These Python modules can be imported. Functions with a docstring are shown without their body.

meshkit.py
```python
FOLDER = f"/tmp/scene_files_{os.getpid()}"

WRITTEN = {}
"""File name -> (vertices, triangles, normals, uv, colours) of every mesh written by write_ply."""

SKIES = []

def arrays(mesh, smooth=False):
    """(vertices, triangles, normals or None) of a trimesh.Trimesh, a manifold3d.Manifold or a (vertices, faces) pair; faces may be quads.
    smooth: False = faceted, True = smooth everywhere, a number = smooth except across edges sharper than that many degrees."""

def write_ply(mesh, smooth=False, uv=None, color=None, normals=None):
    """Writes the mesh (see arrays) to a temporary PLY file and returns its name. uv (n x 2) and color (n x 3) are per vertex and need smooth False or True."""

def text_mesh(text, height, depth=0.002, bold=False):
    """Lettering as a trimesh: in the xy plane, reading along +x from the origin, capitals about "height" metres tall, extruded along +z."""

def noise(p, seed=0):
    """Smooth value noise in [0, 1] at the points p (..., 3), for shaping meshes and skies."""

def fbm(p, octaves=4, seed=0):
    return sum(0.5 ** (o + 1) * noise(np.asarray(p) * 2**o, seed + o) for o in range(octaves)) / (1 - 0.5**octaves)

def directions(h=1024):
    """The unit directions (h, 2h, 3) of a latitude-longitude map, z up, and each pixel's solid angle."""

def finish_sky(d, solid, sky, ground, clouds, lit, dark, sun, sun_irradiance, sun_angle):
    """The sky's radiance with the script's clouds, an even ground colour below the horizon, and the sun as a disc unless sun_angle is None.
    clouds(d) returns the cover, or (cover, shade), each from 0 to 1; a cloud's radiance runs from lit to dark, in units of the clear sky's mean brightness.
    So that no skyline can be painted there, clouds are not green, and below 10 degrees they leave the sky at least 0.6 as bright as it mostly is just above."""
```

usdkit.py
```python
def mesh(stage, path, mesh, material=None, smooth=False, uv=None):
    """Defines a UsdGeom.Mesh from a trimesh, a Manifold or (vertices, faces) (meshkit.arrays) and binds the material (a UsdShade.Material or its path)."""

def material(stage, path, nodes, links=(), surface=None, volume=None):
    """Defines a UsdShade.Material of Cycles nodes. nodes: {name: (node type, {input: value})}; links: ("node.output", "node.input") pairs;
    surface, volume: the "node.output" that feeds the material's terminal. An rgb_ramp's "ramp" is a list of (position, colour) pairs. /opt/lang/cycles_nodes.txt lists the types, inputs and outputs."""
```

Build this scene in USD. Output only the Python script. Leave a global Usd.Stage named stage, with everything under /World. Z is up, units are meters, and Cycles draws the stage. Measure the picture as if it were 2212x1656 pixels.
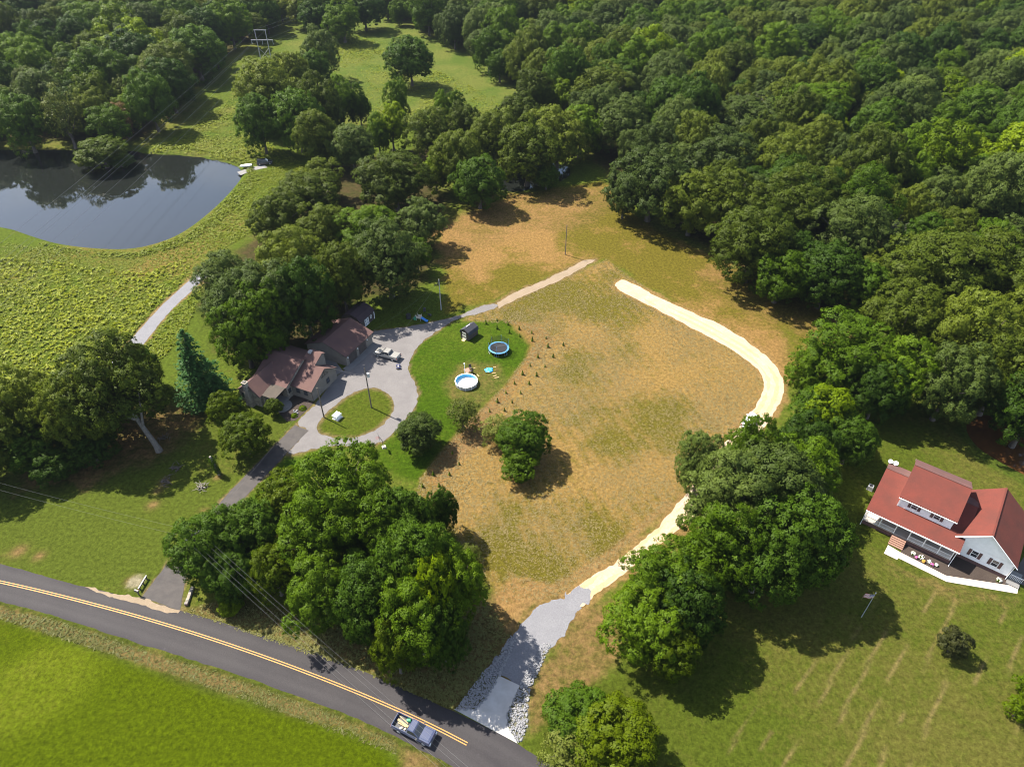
import math, random
import numpy as np, trimesh, shapely, usdkit, meshkit
from shapely.geometry import Polygon
from pxr import Usd, UsdGeom, UsdLux, UsdShade, Sdf, Gf, Vt

stage = Usd.Stage.CreateInMemory()
UsdGeom.SetStageUpAxis(stage, UsdGeom.Tokens.z)
UsdGeom.SetStageMetersPerUnit(stage, 1.0)
UsdGeom.Xform.Define(stage, '/World')
stage.SetDefaultPrim(stage.GetPrimAtPath('/World'))
UsdGeom.Scope.Define(stage, '/World/Looks')

# ------------------------------------------------------------------ camera, sky, sun, exposure
HC, PITCH, FOC = 90.0, math.radians(39.9), 1475.0          # metres above the ground, down-tilt, focal length in 2212-px units
CX, CY = 1106.0, 828.0
cam = UsdGeom.Camera.Define(stage, '/World/camera')
cam.AddTranslateOp().Set(Gf.Vec3d(0, 0, HC))
cam.AddRotateXOp().Set(90 - 39.9)
cam.CreateHorizontalApertureAttr(36.0)
cam.CreateVerticalApertureAttr(36.0 * 766 / 1024)
cam.CreateFocalLengthAttr(36.0 * FOC / 2212)
cam.CreateClippingRangeAttr(Gf.Vec2f(0.5, 8000))
cam.CreateExposureAttr(1.7)

SUN_EL = math.radians(52.0)
SUN_XY = np.array([-0.84, 0.5426])
SUN_ROT = math.atan2(SUN_XY[0], SUN_XY[1])
sun = UsdLux.DistantLight.Define(stage, '/World/sun')
sun.CreateIntensityAttr(1.25)
sun.CreateAngleAttr(0.5)
sun.CreateNormalizeAttr(True)
sun.CreateColorAttr(Gf.Vec3f(1.0, 0.93, 0.82))
sun.AddRotateZOp().Set(math.degrees(math.atan2(SUN_XY[0], -SUN_XY[1])))
sun.AddRotateXOp().Set(90 - math.degrees(SUN_EL))

usdkit.material(stage, '/World/Looks/sky_look', {
    'sky': ('sky_texture', {'sky_type': 'single_scattering', 'sun_disc': False, 'sun_elevation': SUN_EL, 'sun_rotation': SUN_ROT, 'altitude': 200.0, 'aerosol_density': 1.6}),
    'tc': ('texture_coordinate', {}),
    'mp': ('mapping', {'scale': (2.2, 2.2, 6.0)}),
    'n': ('noise_texture', {'scale': 1.3, 'detail': 6.0, 'roughness': 0.6}),
    'r': ('map_range', {'from_min': 0.47, 'from_max': 0.72, 'to_min': 0.0, 'to_max': 0.7, 'clamp': True}),
    'mix': ('mix_color', {'b': (7.0, 7.2, 7.6), 'use_clamp': False}),
    'bg': ('background_shader', {'strength': 0.085})},
    [('tc.generated', 'mp.vector'), ('mp.vector', 'n.vector'), ('n.fac', 'r.value'), ('r.result', 'mix.fac'), ('sky.color', 'mix.a'), ('mix.result', 'bg.color')], surface='bg.background')
dome = UsdLux.DomeLight.Define(stage, '/World/sky')
dome.GetPrim().SetCustomDataByKey('kind', 'structure')
UsdShade.MaterialBindingAPI.Apply(dome.GetPrim()).Bind(UsdShade.Material.Get(stage, '/World/Looks/sky_look'))

# ------------------------------------------------------------------ helpers
_sp, _cp = math.sin(PITCH), math.cos(PITCH)
def ray(px, py):
    u, v = (px - CX) / FOC, (py - CY) / FOC
    return np.array([u, _cp - v * _sp, -_sp - v * _cp])
def P(px, py, z=0.0):
    "the point at height z that the survey photograph (2212 px wide) shows at px, py"
    d = ray(px, py); t = (z - HC) / d[2]
    return np.array([d[0] * t, d[1] * t, z])
def PP(pts, z=0.0):
    return np.array([P(x, y, z)[:2] for x, y in pts])
def depth_of(p):
    return p[1] * _cp - (p[2] - HC) * _sp
def project(p):
    q = np.asarray(p, float) - [0, 0, HC]
    f = q[1] * _cp - q[2] * _sp
    return CX + FOC * q[0] / f, CY + FOC * (-q[1] * _sp - q[2] * _cp) / f

_used = {}
def path_for(parent, name):
    k = (parent, name); n = _used.get(k, 0); _used[k] = n + 1
    return f'{parent}/{name}' + (f'_{n:03d}' if n else '')
def tag(p, label=None, cat=None, group=None, kind=None):
    p = p.GetPrim() if hasattr(p, 'GetPrim') else p
    for k, v in (('label', label), ('category', cat), ('group', group), ('kind', kind)):
        if v: p.SetCustomDataByKey(k, v)
    return p
def thing(name, label=None, cat=None, loc=(0, 0, 0), rot=0.0, group=None, kind=None, scale=None):
    x = UsdGeom.Xform.Define(stage, path_for('/World', name))
    x.AddTranslateOp().Set(Gf.Vec3d(*map(float, loc))); x.AddRotateZOp().Set(float(rot))
    if scale is not None: x.AddScaleOp().Set(Gf.Vec3f(*map(float, scale)))
    return tag(x, label, cat, group, kind)
def part(parent, name, mesh, mat, smooth=False, label=None, kind=None):
    p = parent if isinstance(parent, str) else str(parent.GetPath())
    if isinstance(mesh, list): mesh = trimesh.util.concatenate(mesh)
    m = usdkit.mesh(stage, path_for(p, name), mesh, mat, smooth)
    m.CreateDoubleSidedAttr(True)
    return tag(m, label, kind=kind)
def with_normals(m, n):
    m = UsdGeom.Mesh(m.GetPrim() if hasattr(m, 'GetPrim') else m); m.CreateNormalsAttr(Vt.Vec3fArray.FromNumpy(np.asarray(n, np.float32))); m.SetNormalsInterpolation('vertex')
def top(name, mesh, mat, label=None, cat=None, group=None, kind=None, smooth=False):
    return tag(part('/World', name, mesh, mat, smooth), label, cat, group, kind)

def box(x0, x1, y0, y1, z0, z1):
    m = trimesh.creation.box((x1 - x0, y1 - y0, z1 - z0)); m.apply_translation(((x0 + x1) / 2, (y0 + y1) / 2, (z0 + z1) / 2)); return m
def moved(m, loc=(0, 0, 0), rz=0.0, rx=0.0, ry=0.0):
    m = m.copy()
    if rx: m.apply_transform(trimesh.transformations.rotation_matrix(math.radians(rx), (1, 0, 0)))
    if ry: m.apply_transform(trimesh.transformations.rotation_matrix(math.radians(ry), (0, 1, 0)))
    if rz: m.apply_transform(trimesh.transformations.rotation_matrix(math.radians(rz), (0, 0, 1)))
    m.apply_translation(loc); return m
def tube(pts, radii, sides=6, cap=True):
    p = np.asarray(pts, float); n = len(p)
    r = np.broadcast_to(np.asarray(radii, float), (n,))
    t = np.gradient(p, axis=0); t /= np.linalg.norm(t, axis=1, keepdims=True) + 1e-12
    ref = np.where(np.abs(t[:, 2:]) < 0.9, [0, 0, 1.0], [1.0, 0, 0])
    a = np.cross(t, ref); a /= np.linalg.norm(a, axis=1, keepdims=True) + 1e-12; b = np.cross(t, a)
    ang = np.arange(sides) * 2 * np.pi / sides
    v = (p[:, None] + r[:, None, None] * (np.cos(ang)[None, :, None] * a[:, None] + np.sin(ang)[None, :, None] * b[:, None])).reshape(-1, 3)
    i, j = np.meshgrid(np.arange(n - 1), np.arange(sides), indexing='ij'); i, j = i.ravel(), j.ravel()
    q = np.stack([i * sides + j, i * sides + (j + 1) % sides, (i + 1) * sides + (j + 1) % sides, (i + 1) * sides + j], 1)
    f = np.vstack([q[:, [0, 2, 1]], q[:, [0, 3, 2]]])
    if cap:
        c0, c1 = len(v), len(v) + 1
        v = np.vstack([v, p[0], p[-1]]); k = np.arange(sides); k2 = (k + 1) % sides; o = (n - 1) * sides
        f = np.vstack([f, np.stack([np.full(sides, c0), k, k2], 1), np.stack([np.full(sides, c1), o + k2, o + k], 1)])
    return trimesh.Trimesh(v, f, process=False)
def cyl(r, h, loc=(0, 0, 0), axis='z', sides=16, r2=None):
    m = tube([(0, 0, 0), (0, 0, h)], [r, r if r2 is None else r2], sides)
    if axis == 'x': m = moved(m, ry=90)
    if axis == 'y': m = moved(m, rx=-90)
    m.apply_translation(loc); return m
def hull(pts):
    return trimesh.convex.convex_hull(np.asarray(pts, float))
def frustum(x0, x1, y0, y1, z0, X0, X1, Y0, Y1, z1):
    return hull([(x, y, z0) for x in (x0, x1) for y in (y0, y1)] + [(x, y, z1) for x in (X0, X1) for y in (Y0, Y1)])
def quad_prism(pts, t):
    "a slab: four points in the order round its face, thickened along the face normal downwards"
    p = np.asarray(pts, float); n = np.cross(p[1] - p[0], p[2] - p[0]); n /= np.linalg.norm(n)
    if n[2] < 0: n = -n
    return hull(np.vstack([p, p - n * t]))
def extrude(poly, h, z=0.0):
    g = poly if isinstance(poly, Polygon) else Polygon(poly)
    if not g.is_valid: g = g.buffer(0)
    gs = getattr(g, 'geoms', [g])
    ms = [trimesh.creation.extrude_polygon(q, h, engine='earcut') for q in gs if q.area > 1e-4]
    m = trimesh.util.concatenate(ms); m.apply_translation((0, 0, z)); return m
def densify(pts, step, closed=True):
    p = np.asarray(pts, float); q = np.vstack([p, p[:1]]) if closed else p
    out = []
    for a, b in zip(q[:-1], q[1:]):
        n = max(1, int(np.linalg.norm(b - a) / step)); out += [a + (b - a) * k / n for k in range(n)]
    if not closed: out.append(q[-1])
    return np.array(out)
def chaikin(pts, n=2, closed=True):
    p = np.asarray(pts, float)
    for _ in range(n):
        if closed:
            q = np.roll(p, -1, 0); p = np.stack([0.75 * p + 0.25 * q, 0.25 * p + 0.75 * q], 1).reshape(-1, 2)
        else:
            a, b = p[:-1], p[1:]; m = np.stack([0.75 * a + 0.25 * b, 0.25 * a + 0.75 * b], 1).reshape(-1, 2); p = np.vstack([p[:1], m, p[-1:]])
    return p
def ragged(pts, amp, step=0.5, seed=0, freq=0.9):
    "a polygon outline with an uneven edge"
    p = densify(pts, step); q = np.c_[p * freq, np.full(len(p), 7.3)]
    d = np.stack([meshkit.fbm(q, 3, seed) - 0.5, meshkit.fbm(q + 31.7, 3, seed + 9) - 0.5], 1)
    return p + d * 2 * amp
def flat(pts, z, amp=0.0, seed=0, step=0.5, holes=(), freq=0.9):
    p = ragged(pts, amp, step, seed, freq) if amp else np.asarray(pts, float)
    g = Polygon(p, [ragged(h, amp, step, seed + 3, freq) if amp else h for h in holes]).buffer(0)
    ms = []
    for q in getattr(g, 'geoms', [g]):
        v, f = trimesh.creation.triangulate_polygon(q, engine='earcut'); ms.append(trimesh.Trimesh(np.c_[v, np.full(len(v), z)], f, process=False))
    m = trimesh.util.concatenate(ms)
    n = np.cross(m.vertices[m.faces[:, 1]] - m.vertices[m.faces[:, 0]], m.vertices[m.faces[:, 2]] - m.vertices[m.faces[:, 0]])[:, 2]
    f = m.faces.copy(); f[n < 0] = f[n < 0][:, ::-1]
    return trimesh.Trimesh(m.vertices, f, process=False)
def sdf(poly, pts):
    "signed distance, positive inside"
    poly = np.asarray(poly, float); pts = np.asarray(pts, float)
    d = np.full(len(pts), 1e18); inside = np.zeros(len(pts), bool)
    a = poly; b = np.roll(poly, -1, 0)
    for (ax, ay), (bx, by) in zip(a, b):
        ex, ey = bx - ax, by - ay; wx, wy = pts[:, 0] - ax, pts[:, 1] - ay
        t = np.clip((wx * ex + wy * ey) / (ex * ex + ey * ey + 1e-12), 0, 1)
        d = np.minimum(d, (wx - t * ex) ** 2 + (wy - t * ey) ** 2)
        c = ((ay <= pts[:, 1]) != (by <= pts[:, 1]))
        if abs(ey) > 1e-12: inside ^= c & (pts[:, 0] < ax + (pts[:, 1] - ay) * ex / ey)
    d = np.sqrt(d); return np.where(inside, d, -d)
def sstep(x, a, b):
    t = np.clip((x - a) / (b - a), 0, 1); return t * t * (3 - 2 * t)
def nz(xy, s, oct=3, seed=0):
    return meshkit.fbm(np.c_[np.asarray(xy) * s, np.full(len(xy), 3.7 + seed * 5.1)], oct, seed)

# ------------------------------------------------------------------ materials
def mat(name, color, rough=0.6, var=0.0, scale=3.0, metallic=0.0, bump=0.0, bscale=20.0, spec=0.5, coat=0.0, second=None, lo=0.35, hi=0.65, detail=4.0):
    "procedural surface: base colour varied by noise towards a second colour, fine relief"
    c = np.array(color, float)
    c2 = np.array(second, float) if second is not None else c * (1 - var)
    nodes = {'g': ('geometry', {}), 't': ('texture_coordinate', {}),
             'n': ('noise_texture', {'scale': scale, 'detail': detail, 'roughness': 0.6}),
             'r': ('map_range', {'from_min': lo, 'from_max': hi, 'clamp': True}),
             'm': ('mix_color', {'a': tuple(c), 'b': tuple(c2)}),
             'p': ('principled_bsdf', {'roughness': rough, 'metallic': metallic, 'specular_ior_level': spec, 'coat_weight': coat, 'coat_roughness': 0.05})}
    links = [('t.object', 'n.vector'), ('n.fac', 'r.value'), ('r.result', 'm.fac'), ('m.result', 'p.base_color')]
    if bump:
        nodes['n2'] = ('noise_texture', {'scale': bscale, 'detail': 3.0}); nodes['b'] = ('bump', {'strength': 1.0, 'distance': bump})
        links += [('t.object', 'n2.vector'), ('n2.fac', 'b.height'), ('b.normal', 'p.normal')]
    return usdkit.material(stage, '/World/Looks/' + name, nodes, links, surface='p.BSDF')

def leaf_mat(name, color, warm, trans=0.38, rough=0.55, sat=1.2):
    "foliage: colour varies from tree to tree, clump to clump and leaf to leaf"
    c, w = np.array(color, float), np.array(warm, float)
    nodes = {'o': ('object_info', {}), 'g': ('geometry', {}), 't': ('texture_coordinate', {}),
             'n': ('noise_texture', {'scale': 0.35, 'detail': 3.0, 'roughness': 0.6}),
             'a': ('math', {'math_type': 'multiply_add', 'value2': 0.55, 'value3': -0.02}),
             'b': ('math', {'math_type': 'multiply_add', 'value2': 0.45}),
             'm': ('mix_color', {'a': tuple(c), 'b': tuple(w)}),
             'v': ('math', {'math_type': 'multiply_add', 'value2': 0.9, 'value3': 0.55}),
             'v2': ('math', {'math_type': 'multiply_add', 'value2': 0.5, 'value3': 0.75}),
             'vv': ('math', {'math_type': 'multiply'}),
             'h': ('hsv', {'saturation': sat}),
             'p': ('principled_bsdf', {'roughness': rough, 'specular_ior_level': 0.10}),
             'tr': ('translucent_bsdf', {}),
             'x': ('mix_closure', {'fac': trans})}
    links = [('t.object', 'n.vector'), ('n.fac', 'a.value1'), ('o.random', 'b.value1'), ('a.value', 'b.value3'), ('b.value', 'm.fac'),
             ('g.random_per_island', 'v.value1'), ('o.random', 'v2.value1'), ('v.value', 'vv.value1'), ('v2.value', 'vv.value2'), ('vv.value', 'h.value'),
             ('m.result', 'h.color'), ('h.color', 'p.base_color'), ('h.color', 'tr.color'), ('p.BSDF', 'x.closure1'), ('tr.BSDF', 'x.closure2')]
    return usdkit.material(stage, '/World/Looks/' + name, nodes, links, surface='x.closure')

M = {}
M['bark'] = mat('bark_look', (0.095, 0.078, 0.061), 0.9, second=(0.048, 0.037, 0.031), scale=6, bump=0.02, bscale=12)
M['pale_bark'] = mat('pale_bark_look', (0.218, 0.197, 0.170), 0.9, second=(0.109, 0.095, 0.082), scale=4)
M['asphalt'] = usdkit.material(stage, '/World/Looks/asphalt_look', {
    'g': ('geometry', {}), 'n1': ('noise_texture', {'scale': 0.16, 'detail': 5.0}), 'n2': ('noise_texture', {'scale': 9.0, 'detail': 3.0}), 'n3': ('noise_texture', {'scale': 1.1, 'detail': 4.0, 'roughness': 0.7}),
    'at': ('attribute', {'attribute': 'wear'}),
    'r1': ('map_range', {'from_min': 0.3, 'from_max': 0.7, 'clamp': True}), 'm1': ('mix_color', {'a': (0.019, 0.017, 0.019), 'b': (0.028, 0.025, 0.026)}),
    'm2': ('mix_color', {'b': (0.037, 0.034, 0.035)}),
    'r2': ('map_range', {'from_min': 0.62, 'from_max': 0.74, 'to_max': 0.55, 'clamp': True}), 'm3': ('mix_color', {'b': (0.046, 0.043, 0.045)}),
    'r3': ('map_range', {'from_min': 0.25, 'from_max': 0.75, 'to_min': 0.75, 'to_max': 1.2}), 'mm': ('mix_color', {'blend_type': 'multiply', 'fac': 1.0}),
    'p': ('principled_bsdf', {'roughness': 0.85, 'specular_ior_level': 0.3})},
    [('g.position', 'n1.vector'), ('g.position', 'n2.vector'), ('g.position', 'n3.vector'), ('n1.fac', 'r1.value'), ('r1.result', 'm1.fac'), ('at.fac', 'm2.fac'), ('m1.result', 'm2.a'),
     ('n3.fac', 'r2.value'), ('r2.result', 'm3.fac'), ('m2.result', 'm3.a'), ('n2.fac', 'r3.value'), ('m3.result', 'mm.a'), ('r3.result', 'mm.b'), ('mm.result', 'p.base_color')], surface='p.BSDF')
M['old_asphalt'] = mat('old_asphalt_look', (0.042, 0.036, 0.034), 0.9, second=(0.061, 0.051, 0.047), scale=0.8)
M['fresh_asphalt'] = mat('fresh_asphalt_look', (0.026, 0.022, 0.021), 0.85, second=(0.040, 0.034, 0.031), scale=0.7)
M['yellow'] = mat('yellow_paint_look', (0.422, 0.190, 0.025), 0.7, second=(0.306, 0.156, 0.037), scale=2.5)
M['concrete'] = mat('concrete_look', (0.350, 0.337, 0.321), 0.85, second=(0.293, 0.282, 0.265), scale=0.7, detail=7)
M['warm_concrete'] = mat('walk_concrete_look', (0.404, 0.355, 0.306), 0.85, second=(0.355, 0.306, 0.257), scale=0.8, detail=7)
M['grey_concrete'] = mat('apron_concrete_look', (0.140, 0.136, 0.133), 0.85, second=(0.113, 0.110, 0.107), scale=0.7, detail=7)
def gravel(name, a, b, c, s=7.0):
    return usdkit.material(stage, '/World/Looks/' + name, {
        'g': ('geometry', {}), 'n': ('noise_texture', {'scale': 0.35, 'detail': 6.0, 'roughness': 0.65}), 'v': ('noise_texture', {'scale': s, 'detail': 2.0, 'roughness': 0.8}),
        'r': ('map_range', {'from_min': 0.36, 'from_max': 0.66, 'clamp': True}), 'm': ('mix_color', {'a': a, 'b': b}),
        'r2': ('map_range', {'from_min': 0.3, 'from_max': 0.7, 'to_min': 0.0, 'to_max': 0.75, 'clamp': True}), 'm2': ('mix_color', {'b': c}),
        'bp': ('bump', {'distance': 0.05, 'strength': 0.8}), 'p': ('principled_bsdf', {'roughness': 0.95, 'specular_ior_level': 0.2})},
        [('g.position', 'n.vector'), ('g.position', 'v.vector'), ('n.fac', 'r.value'), ('r.result', 'm.fac'), ('v.fac', 'r2.value'), ('m.result', 'm2.a'), ('r2.result', 'm2.fac'), ('m2.result', 'p.base_color'), ('v.fac', 'bp.height'), ('bp.normal', 'p.normal')], surface='p.BSDF')
M['drive_gravel'] = gravel('drive_gravel_look', (0.149, 0.141, 0.139), (0.119, 0.111, 0.111), (0.091, 0.085, 0.083))
M['track_gravel'] = gravel('track_gravel_look', (0.224, 0.170, 0.122), (0.177, 0.136, 0.095), (0.136, 0.109, 0.068))
M['blue_gravel'] = gravel('blue_gravel_look', (0.167, 0.167, 0.177), (0.140, 0.140, 0.151), (0.093, 0.093, 0.103), 5)
M['lime_road'] = gravel('lime_road_look', (0.404, 0.317, 0.234), (0.334, 0.247, 0.161), (0.263, 0.190, 0.120), 2.2)
M['mulch'] = gravel('mulch_look', (0.054, 0.041, 0.033), (0.041, 0.030, 0.025), (0.025, 0.019, 0.016), 9)
M['rut'] = gravel('rut_look', (0.36, 0.27, 0.165), (0.31, 0.225, 0.13), (0.26, 0.185, 0.10), 3)
M['grey_bark'] = mat('grey_bark_look', (0.13, 0.115, 0.10), 0.9, second=(0.07, 0.06, 0.05), scale=3)
M['riprap'] = usdkit.material(stage, '/World/Looks/riprap_look', {
    'g': ('geometry', {}), 'r': ('rgb_ramp', {'ramp': [(0, (0.187, 0.187, 0.194)), (0.5, (0.302, 0.295, 0.288)), (1, (0.446, 0.432, 0.410))]}), 'p': ('principled_bsdf', {'roughness': 0.9})},
    [('g.random_per_island', 'r.fac'), ('r.color', 'p.base_color')], surface='p.BSDF')
def water(name, col, rough, ior=1.333, bump=0.02, scale=0.8):
    return usdkit.material(stage, '/World/Looks/' + name, {
        'g': ('geometry', {}), 'n': ('noise_texture', {'scale': scale, 'detail': 4.0}), 'n2': ('noise_texture', {'scale': 0.03, 'detail': 3.0}),
        'b': ('bump', {'distance': bump, 'strength': 0.25}), 'm': ('mix_color', {'a': col, 'b': tuple(np.array(col) * 1.5)}),
        'p': ('principled_bsdf', {'roughness': rough, 'ior': ior, 'specular_ior_level': 0.5})},
        [('g.position', 'n.vector'), ('g.position', 'n2.vector'), ('n2.fac', 'm.fac'), ('m.result', 'p.base_color'), ('n.fac', 'b.height'), ('b.normal', 'p.normal')], surface='p.BSDF')
M['pond_water'] = water('pond_water_look', (0.006, 0.007, 0.006), 0.03, 1.52)
M['creek_water'] = water('creek_water_look', (0.052, 0.024, 0.008), 0.04, 1.4)
M['ground'] = usdkit.material(stage, '/World/Looks/ground_look', {
    'g': ('geometry', {}), 'ga': ('attribute', {'attribute': 'ga'}), 'gb': ('attribute', {'attribute': 'gb'}), 'gm': ('attribute', {'attribute': 'gm'}),
    'n1': ('noise_texture', {'scale': 0.22, 'detail': 6.0, 'roughness': 0.68}), 'n2': ('noise_texture', {'scale': 1.5, 'detail': 5.0, 'roughness': 0.85}), 'n3': ('noise_texture', {'scale': 0.8, 'detail': 6.0, 'roughness': 0.8}),
    'w': ('mix_float', {'fac': 0.6}), 's': ('math', {'math_type': 'add'}), 'r': ('map_range', {'from_min': 0.90, 'from_max': 1.10, 'clamp': True}),
    'm': ('mix_color', {}), 'r2': ('map_range', {'from_min': 0.28, 'from_max': 0.72, 'to_min': 0.30, 'to_max': 1.35}), 'mm': ('mix_color', {'blend_type': 'multiply', 'fac': 1.0, 'use_clamp': False}),
    'b': ('bump', {'distance': 0.35, 'strength': 0.9}), 'p': ('principled_bsdf', {'roughness': 0.95, 'specular_ior_level': 0.04})},
    [('g.position', 'n1.vector'), ('g.position', 'n2.vector'), ('g.position', 'n3.vector'), ('n1.fac', 'w.a'), ('n3.fac', 'w.b'), ('w.result', 's.value1'), ('gm.fac', 's.value2'), ('s.value', 'r.value'),
     ('ga.color', 'm.a'), ('gb.color', 'm.b'), ('r.result', 'm.fac'), ('n2.fac', 'r2.value'), ('m.result', 'mm.a'), ('r2.result', 'mm.b'), ('mm.result', 'p.base_color'), ('n2.fac', 'b.height'), ('b.normal', 'p.normal')], surface='p.BSDF')
# ------------------------------------------------------------------ where things lie on the ground (surveyed outlines)
ROAD_TOP = [(-420, 1150), (-200, 1182), (0, 1215), (150, 1260), (267, 1285), (391, 1317), (534, 1360), (668, 1405), (737, 1429), (981, 1534), (1118, 1604), (1198, 1656), (1330, 1760), (1420, 1850)]
ROAD_BOT = [(-420, 1225), (-200, 1255), (0, 1298), (134, 1333), (300, 1390), (467, 1440), (601, 1487), (737, 1537), (847, 1584), (937, 1634), (984, 1656), (1120, 1760), (1200, 1840)]
LINE = [(-420, 1186), (-200, 1217), (0, 1255), (183, 1299), (367, 1350), (560, 1413), (737, 1480), (871, 1537), (950, 1575), (1009, 1606)]
ISLAND = [(681, 923), (703, 892), (748, 855), (791, 836), (830, 841), (854, 864), (850, 894), (816, 927), (771, 947), (722, 946), (689, 937)]
GRAVEL = [(638, 917), (660, 893), (684, 872), (724, 817), (742, 803), (800, 745), (800, 715), (837, 711), (887, 705), (924, 698), (987, 683), (1010, 675), (1037, 660), (1075, 655), (1075, 664), (1037, 677), (984, 688), (944, 716), (910, 738),
          (884, 778), (880, 801), (907, 848), (894, 885), (868, 915), (852, 935), (827, 955), (787, 966), (737, 960), (690, 966), (617, 985), (642, 956), (667, 927)]
TRACK = [(1075, 653), (1104, 635), (1170, 608), (1237, 575), (1262, 562), (1287, 561), (1257, 580), (1204, 608), (1137, 636), (1076, 666)]
OLD_DRIVE = [(637, 918), (667, 929), (513, 1091), (450, 1170), (402, 1240), (396, 1280), (389, 1318), (306, 1289), (330, 1258), (362, 1216), (430, 1135), (497, 1061)]
APRON = [(981, 1531), (1027, 1531), (1047, 1511), (1077.6, 1458.6), (1123, 1480), (1108, 1514), (1096, 1540), (1096, 1566), (1118, 1605)]
NEW_GRAVEL = [(1077, 1460), (1045, 1470), (1078, 1415), (1104, 1377), (1140, 1330), (1164, 1303), (1204, 1291), (1262, 1300), (1247, 1325), (1231, 1343), (1214, 1377), (1181, 1397), (1161, 1440), (1140, 1484), (1123, 1482)]
LIME_ROAD = [(1218, 1287), (1280, 1247), (1338, 1210), (1390, 1165), (1438, 1123), (1490, 1055), (1550, 975), (1604, 911), (1621, 888), (1644, 858), (1652, 828), (1642, 803), (1617, 781), (1567, 745), (1474, 698), (1387, 651), (1337, 628), (1328, 612), (1340, 605), (1356, 606), (1397, 628), (1474, 666), (1557, 701), (1617, 738), (1674, 785), (1696, 828), (1691, 861), (1671, 901), (1620, 965), (1545, 1065), (1480, 1130), (1432, 1173), (1355, 1233), (1301, 1270), (1250, 1318)]
RIPRAP = [[(1001, 1516), (1037, 1464), (1078, 1420), (1104, 1377), (1110, 1385), (1085, 1440), (1066, 1478), (1046, 1511), (1026, 1530), (990, 1530)],
          [(1185, 1393), (1163, 1440), (1141, 1487), (1136, 1537), (1136, 1570), (1121, 1600), (1098, 1566), (1098, 1540), (1112, 1512), (1127, 1480), (1150, 1430), (1178, 1392)]]
LEFT_PATH = [(200, 830), (270, 748), (337, 671), (417, 598), (440, 575), (462, 586), (440, 604), (418, 625), (370, 668), (310, 742), (245, 830)]
RAMP = [(512, 372), (540, 362), (572, 356), (578, 362), (545, 369), (520, 379)]
POND = [(-420, 478), (-150, 480), (0, 488), (60, 510), (117, 527), (200, 537), (283, 539), (350, 523), (400, 500), (450, 463), (493, 423), (527, 383), (530, 368), (517, 353), (467, 340), (400, 330), (333, 330), (283, 320), (0, 318), (-150, 318), (-420, 318)]
BACK_POND = [(1060, 405), (1110, 418), (1170, 400), (1235, 385), (1240, 355), (1180, 345), (1090, 355)]
CREEK = [(2074, 921), (2101, 961), (2141, 988), (2212, 1027), (2330, 1085), (2330, 980), (2235, 955), (2190, 905), (2130, 880), (2085, 890)]
WALK = [(1918, 1177), (1909, 1195), (1938, 1209), (1940, 1205), (2044, 1256), (2197, 1282), (2200, 1267), (2183, 1257), (2179, 1264), (2043, 1243), (1945, 1193)]
BED = [(1945, 1193), (2043, 1243), (2179, 1264), (2186, 1254), (2165, 1225), (2075, 1188), (2050, 1205), (1957, 1165)]

pond, back_pond, creek = chaikin(PP(POND), 2), chaikin(PP(BACK_POND), 2), chaikin(PP(CREEK), 2)

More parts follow.
